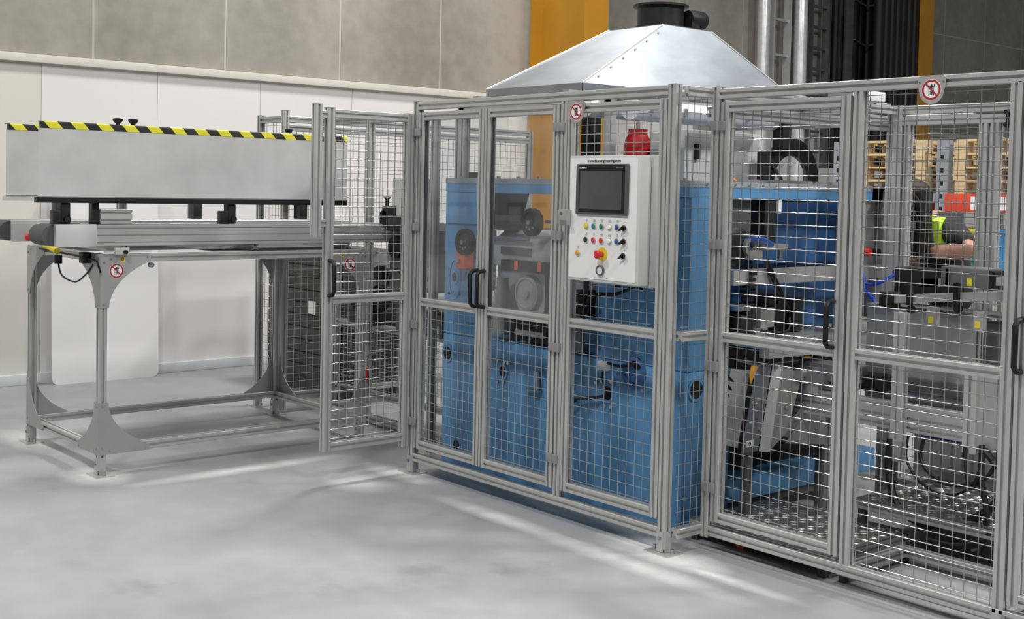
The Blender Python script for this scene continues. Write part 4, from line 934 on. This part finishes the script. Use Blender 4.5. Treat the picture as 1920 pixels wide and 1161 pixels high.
# tread plate platforms
def tread(label, x0, x1, y0, y1, z, legs=True):
    t_ = thing('tread_platform', label, 'platform', ((x0+x1)/2, (y0+y1)/2, 0))
    B(x0, y0, z-.006, x1, y1, z).build('plate', 'tread_steel', t_)
    m = MB(); p = .048; j = 0; yy = y0+.03
    while yy < y1-.02:
        xx = x0+.03+(p/2 if j % 2 else 0); i = 0
        while xx < x1-.02:
            s = 1 if (i+j) % 2 else -1; a, b = .019, .006; c = .7071
            q = [(xx+c*a, yy+s*c*a, z), (xx-s*0-c*b, yy+s*c*b, z), (xx-c*a, yy-s*c*a, z), (xx+c*b, yy-s*c*b, z), (xx+c*a*.5, yy+s*c*a*.5, z+.003), (xx-c*a*.5, yy-s*c*a*.5, z+.003)]
            m.add(q, [(0, 1, 4), (1, 2, 5), (1, 5, 4), (2, 3, 5), (3, 0, 4), (3, 4, 5)]); xx += p; i += 1
        yy += p*.7; j += 1
    o = m.build('tread_pattern', 'wire', t_, smooth=False); o['kind'] = 'stuff'
    for yy in (y0, y1-.045): railx(t_, x0, x1, yy, z-.052, mat='alu_far', name='edge_rail')
    for xx in (x0, x1-.045): raily(t_, y0+.045, y1-.045, xx, z-.052, mat='alu_far', name='side_rail')
    for xx in (x0+.005, x1-.05):
        for yy in (y0+.005, y1-.05): B(xx, yy, 0, xx+.035, yy+.035, z-.05).build('leg', 'rubber', t_)
tread('low diamond tread plate platform behind the all mesh door', -.10, .66, .29, .93, .10)
tread('raised diamond tread plate platform under the hanging cables', .42, 1.40, .86, 1.50, .22)
fr_ = thing('base_frame', 'empty aluminium floor frame beside the low tread platform', 'frame', (1.0, .6, 0))
for yy in (.30, .76): railx(fr_, .70, 1.45, yy, .03, mat='alu_far')
for xx in (.70, 1.40): raily(fr_, .345, .76, xx, .03, mat='alu_far')
for xx in (.71, 1.41):
    for yy in (.305, .765): B(xx, yy, 0, xx+.03, yy+.03, .03).build('pad', 'rubber', fr_)

# ------------------------------------------------------------------ pallet rack behind
def rackset():
    r_ = thing('pallet_rack', 'pallet rack with red beams and perforated grey uprights', 'rack', (-1.5, 6.0, 0))
    for x in (-3.0, -1.96, .2):
        for yy in (5.5, 6.4):
            u = B(x, yy, 0, x+.10, yy+.08, 2.6 if False else 2.12).build('upright', 'rack_grey', r_)
            if yy < 6:
                for k in range(16): B(x+.035, yy-.001, .3+k*.11, x+.065, yy+.001, .34+k*.11).build('slot', 'black', u)
        B(x+.03, 5.58, .5, x+.07, 6.4, .55).build('brace', 'rack_grey', r_); B(x+.03, 5.58, 1.3, x+.07, 6.4, 1.35).build('brace', 'rack_grey', r_)
    for yy in (5.47, 6.45):
        b_ = B(-1.86, yy, 1.515, .2, yy+.05, 1.665).bevel(.006).build('beam', 'rack_red', r_); B(-2.9, yy, 1.60, -1.96, yy+.05, 1.665).build('beam', 'rack_grey', r_)
        if yy < 6:
            for x in (-1.62, -1.36, -.7): B(x, yy-.002, 1.535, x+.05, yy, 1.645).build('beam_label', 'print_white', b_)
    B(-2.9, 5.5, 1.04, -1.96, 6.45, 1.08).build('shelf', 'rack_grey', r_); B(-1.86, 5.5, .96, .2, 6.45, 1.0).build('shelf', 'rack_grey', r_)
rackset()
P0 = thing('pallet', 'x', 'pallet', (0, 0, 0), 'wooden pallets stacked on the rack')
L_, D_ = .68, .90
for k in range(6): B(-L_/2, -D_/2+k*(D_-.10)/5, .096, L_/2, -D_/2+k*(D_-.10)/5+.10, .114).build('deck_board', 'pallet_wood', P0)
for x in (-L_/2, -.05, L_/2-.10):
    B(x, -D_/2, 0, x+.10, D_/2, .016).build('bottom_board', 'pallet_wood', P0)
    for yy in (-D_/2, -.06, D_/2-.12): B(x, yy, .016, x+.10, yy+.12, .08).build('block', 'pallet_wood', P0)
    B(x, -D_/2, .08, x+.10, D_/2, .096).build('stringer', 'pallet_wood', P0)
first = True
lev = ('bottom', 'second', 'third', 'top')
for si, (x, nm_) in enumerate(((-2.43, 'stack left of the perforated upright'), (-1.47, 'stack above the white beam labels'), (-.62, 'stack at the far end of the red beam'))):
    nm_ = ('stack on the grey beam', 'stack above the red beam beside the upright', 'stack further along the red beam')[si]
    for k in range(4):
        lab = 'wooden pallet, %s of its four in the %s' % (lev[k], nm_); loc = (x+random.uniform(-.01, .01), 5.98, 1.666+k*.1145)
        if first: P0.location = loc; WL[P0.name] = Vector(loc); P0['label'] = lab; first = False
        else: copy_tree(P0, loc, lab)
def crate(name, label, x, y, z, w_, d, h, mat):
    c_ = thing(name, label, 'crate', (x, y, z)); t_ = .012
    B(x-w_/2, y-d/2, z, x+w_/2, y+d/2, z+t_).build('bottom', mat, c_)
    for (a) in ((x-w_/2, y-d/2, x+w_/2, y-d/2+t_), (x-w_/2, y+d/2-t_, x+w_/2, y+d/2), (x-w_/2, y-d/2, x-w_/2+t_, y+d/2), (x+w_/2-t_, y-d/2, x+w_/2, y+d/2)): B(a[0], a[1], z+t_, a[2], a[3], z+h).build('side', mat, c_)
    B(x-w_/2-.015, y-d/2-.015, z+h-.03, x+w_/2+.015, y-d/2, z+h).build('lip', mat, c_)
crate('storage_crate', 'teal plastic crate on the rack shelf beyond the rear guard', -1.71, 5.75, 1.0, .27, .4, .135, 'teal_plastic')
crate('storage_crate', 'blue plastic crate on the rack shelf beyond the rear guard', -1.40, 5.75, 1.0, .15, .4, .375, 'blue_plastic')
crate('storage_crate', 'yellow plastic crate standing on top of the teal crate', -1.71, 5.75, 1.136, .24, .36, .24, 'yellow')
bt = thing('bottle', 'white bottle with red cap on the rack beside the upright', 'bottle', (-2.12, 5.7, 1.08))
MB().lathe((-2.12, 5.7, 1.08), 'z', [(.05, 0), (.055, .02), (.055, .34), (.03, .42), (.025, .44)], 16).build('flask', 'white_paint', bt); MB().cyl((-2.12, 5.7, 1.52), 'z', .032, 0, .06, 14).build('cap', 'red', bt)

# ------------------------------------------------------------------ person leaning over behind the machine
def skin(name, joints, edges, mat, parent, root=0, sub=2):
    me = bpy.data.meshes.new(name); base = WL[parent.name] if parent else Vector((0, 0, 0))
    me.from_pydata([tuple(Vector(j[0])-base) for j in joints], edges, [])
    o = bpy.data.objects.new(name, me); COL.objects.link(o)
    md = o.modifiers.new('skin', 'SKIN'); md.use_smooth_shade = True
    sv = me.skin_vertices[0].data
    for i, j in enumerate(joints):
        r_ = j[1] if isinstance(j[1], tuple) else (j[1], j[1]); sv[i].radius = r_; sv[i].use_root = (i == root)
    s_ = o.modifiers.new('sub', 'SUBSURF'); s_.levels = sub; s_.render_levels = sub
    dg = bpy.context.evaluated_depsgraph_get(); m2 = bpy.data.meshes.new_from_object(o.evaluated_get(dg))
    bpy.data.objects.remove(o); m2.materials.clear(); m2.materials.append(MATS[mat])
    for p in m2.polygons: p.use_smooth = True
    o = bpy.data.objects.new(name, m2); COL.objects.link(o)
    if parent: o.parent = parent; WL[o.name] = base.copy()
    return o
PN = thing('person', 'person in black clothes and a lime safety vest leaning over the machine end', 'person', (-.02, 2.42, 0))
J = [((-.02, 2.42, .95), (.11, .085)), ((-.03, 2.39, 1.14), (.10, .08)), ((-.055, 2.35, 1.33), (.12, .09)), ((-.08, 2.32, 1.46), (.13, .10)), ((-.14, 2.31, 1.52), .055), ((-.19, 2.30, 1.55), .065), ((-.23, 2.29, 1.60), (.085, .095)), ((-.245, 2.285, 1.66), .07),
     ((.09, 2.18, 1.455), .062), ((.19, 2.11, 1.40), .056), ((.29, 2.06, 1.345), .050), ((.17, 2.055, 1.335), .050), ((.05, 2.05, 1.325), .034),
     ((-.20, 2.46, 1.45), .068), ((-.26, 2.5, 1.33), .054), ((-.30, 2.48, 1.22), .045), ((-.34, 2.40, 1.24), .04), ((-.36, 2.30, 1.26), .03),
     ((.03, 2.33, .88), .08), ((.0, 2.32, .50), .068), ((.05, 2.33, .10), .045), ((-.02, 2.31, .04), .04), ((-.10, 2.29, .03), .035),
     ((-.06, 2.52, .88), .08), ((-.08, 2.52, .50), .068), ((-.03, 2.54, .10), .045), ((-.10, 2.53, .04), .04), ((-.18, 2.52, .03), .035)]
Eg = [(0, 1), (1, 2), (2, 3), (3, 4), (4, 5), (5, 6), (6, 7), (3, 8), (8, 9), (9, 10), (10, 11), (11, 12), (3, 13), (13, 14), (14, 15), (15, 16), (16, 17), (0, 18), (18, 19), (19, 20), (20, 21), (21, 22), (0, 23), (23, 24), (24, 25), (25, 26), (26, 27)]
skin('body', J, Eg, 'skin', PN)
# hand with five fingers closing on a fitting
def hand(p, d, up, par):
    p = Vector(p); d = Vector(d).normalized(); up = Vector(up).normalized(); s_ = d.cross(up).normalized()
    jj = [(p, .026), (p+d*.05, (.022, .036)), (p+d*.085, (.016, .038))]; ee = [(0, 1), (1, 2)]
    for k, (off, ln) in enumerate(((-.030, .075), (-.010, .085), (.010, .08), (.030, .062))):
        a = p+d*.08+up*off; i = len(jj)
        jj += [(a, .010), (a+d*ln*.45-s_*.012, .0095), (a+d*ln*.75-s_*.035, .0088), (a+d*ln*.8-s_*.06, .008)]; ee += [(2, i), (i, i+1), (i+1, i+2), (i+2, i+3)]
    i = len(jj); a = p+d*.03+up*.03
    jj += [(a, .014), (a+d*.03+up*.025-s_*.01, .012), (a+d*.06+up*.03-s_*.03, .010)]; ee += [(1, i), (i, i+1), (i+1, i+2)]
    skin('hand', jj, ee, 'skin', par)
hand((.055, 2.05, 1.325), (-1, .02, -.05), (0, -.2, 1), PN); hand((-.36, 2.30, 1.26), (-.3, -1, .05), (0, .2, 1), PN)
# clothes: slightly larger continuous shells
SH = [(J[0][0], (.165, .135)), (J[1][0], (.155, .125)), (J[2][0], (.175, .135)), (J[3][0], (.145, .115)), ((-.115, 2.315, 1.50), .07), (J[8][0], .074), (J[9][0], .072), ((.275, 2.067, 1.353), .062), (J[13][0], .082), (J[14][0], .068), ((-.30, 2.48, 1.24), .058)]
skin('shirt', SH, [(0, 1), (1, 2), (2, 3), (3, 4), (3, 5), (5, 6), (6, 7), (3, 8), (8, 9), (9, 10)], 'shirt', PN)
TR = [((-.02, 2.42, .98), (.165, .14)), ((.03, 2.33, .86), .118), ((.0, 2.32, .50), .085), ((.05, 2.33, .05), .065), ((-.06, 2.52, .86), .118), ((-.08, 2.52, .50), .085), ((-.03, 2.54, .05), .065)]
skin('trousers', TR, [(0, 1), (1, 2), (2, 3), (0, 4), (4, 5), (5, 6)], 'trousers', PN)
for (yy, x) in ((2.31, -.03), (2.53, -.11)):
    skin('shoe', [((x+.09, yy, .055), .05), ((x, yy, .045), .045), ((x-.09, yy, .04), .04)], [(0, 1), (1, 2)], 'black', PN)
VS = [((-.05, 2.355, 1.30), (.185, .150)), ((-.06, 2.345, 1.36), (.195, .158)), ((-.075, 2.325, 1.45), (.17, .14))]
skin('safety_vest', VS, [(0, 1), (1, 2)], 'hivis', PN)
def strip_(n_, m_, xt0, xt1, xb0, xb1, d_=0):
    MB().hexa([(xb0, 2.085-d_, 1.35), (xb1, 2.085-d_, 1.35), (xb1, 2.19, 1.35), (xb0, 2.19, 1.35)], [(xt0, 2.085-d_, 1.50), (xt1, 2.085-d_, 1.50), (xt1, 2.22, 1.53), (xt0, 2.22, 1.53)]).bevel(.01).build(n_, m_, PN)
strip_('vest_panel', 'hivis', -.05, .075, -.02, .088); strip_('reflective_band', 'reflective', -.004, .034, .022, .055, .006)
hd = MB().lathe((-.23, 2.29, 1.54), 'z', [(.05, 0), (.092, .03), (.10, .09), (.088, .15), (.05, .185), (.01, .195)], 20)
hd.v = [(-.22+(p[0]+.23)*1.1, p[1], p[2]) for p in hd.v]; hd.build('hair', 'hair', PN)
fc = MB().lathe((-.275, 2.29, 1.495), 'z', [(.035, 0), (.058, .03), (.066, .09), (.06, .14)], 18).build('face', 'skin', PN)
MB().hexa([(-.352, 2.278, 1.545), (-.352, 2.302, 1.545), (-.33, 2.305, 1.54), (-.33, 2.275, 1.54)], [(-.346, 2.284, 1.59), (-.346, 2.296, 1.59), (-.33, 2.298, 1.595), (-.33, 2.282, 1.595)]).build('nose', 'skin', fc)
for yy in (2.265, 2.315): MB().lathe((-.338, yy, 1.595), 'x', [(.004, -.004), (.009, 0), (.004, .006)], 10).build('eye', 'print_white', fc)
B(-.336, 2.272, 1.525, -.328, 2.308, 1.531).build('mouth', 'sign_red', fc)
for yy in (2.205, 2.375): MB().lathe((-.24, yy, 1.565), 'y', [(.02, -.008), (.026, 0), (.015, .008)], 12).build('ear', 'skin', fc)
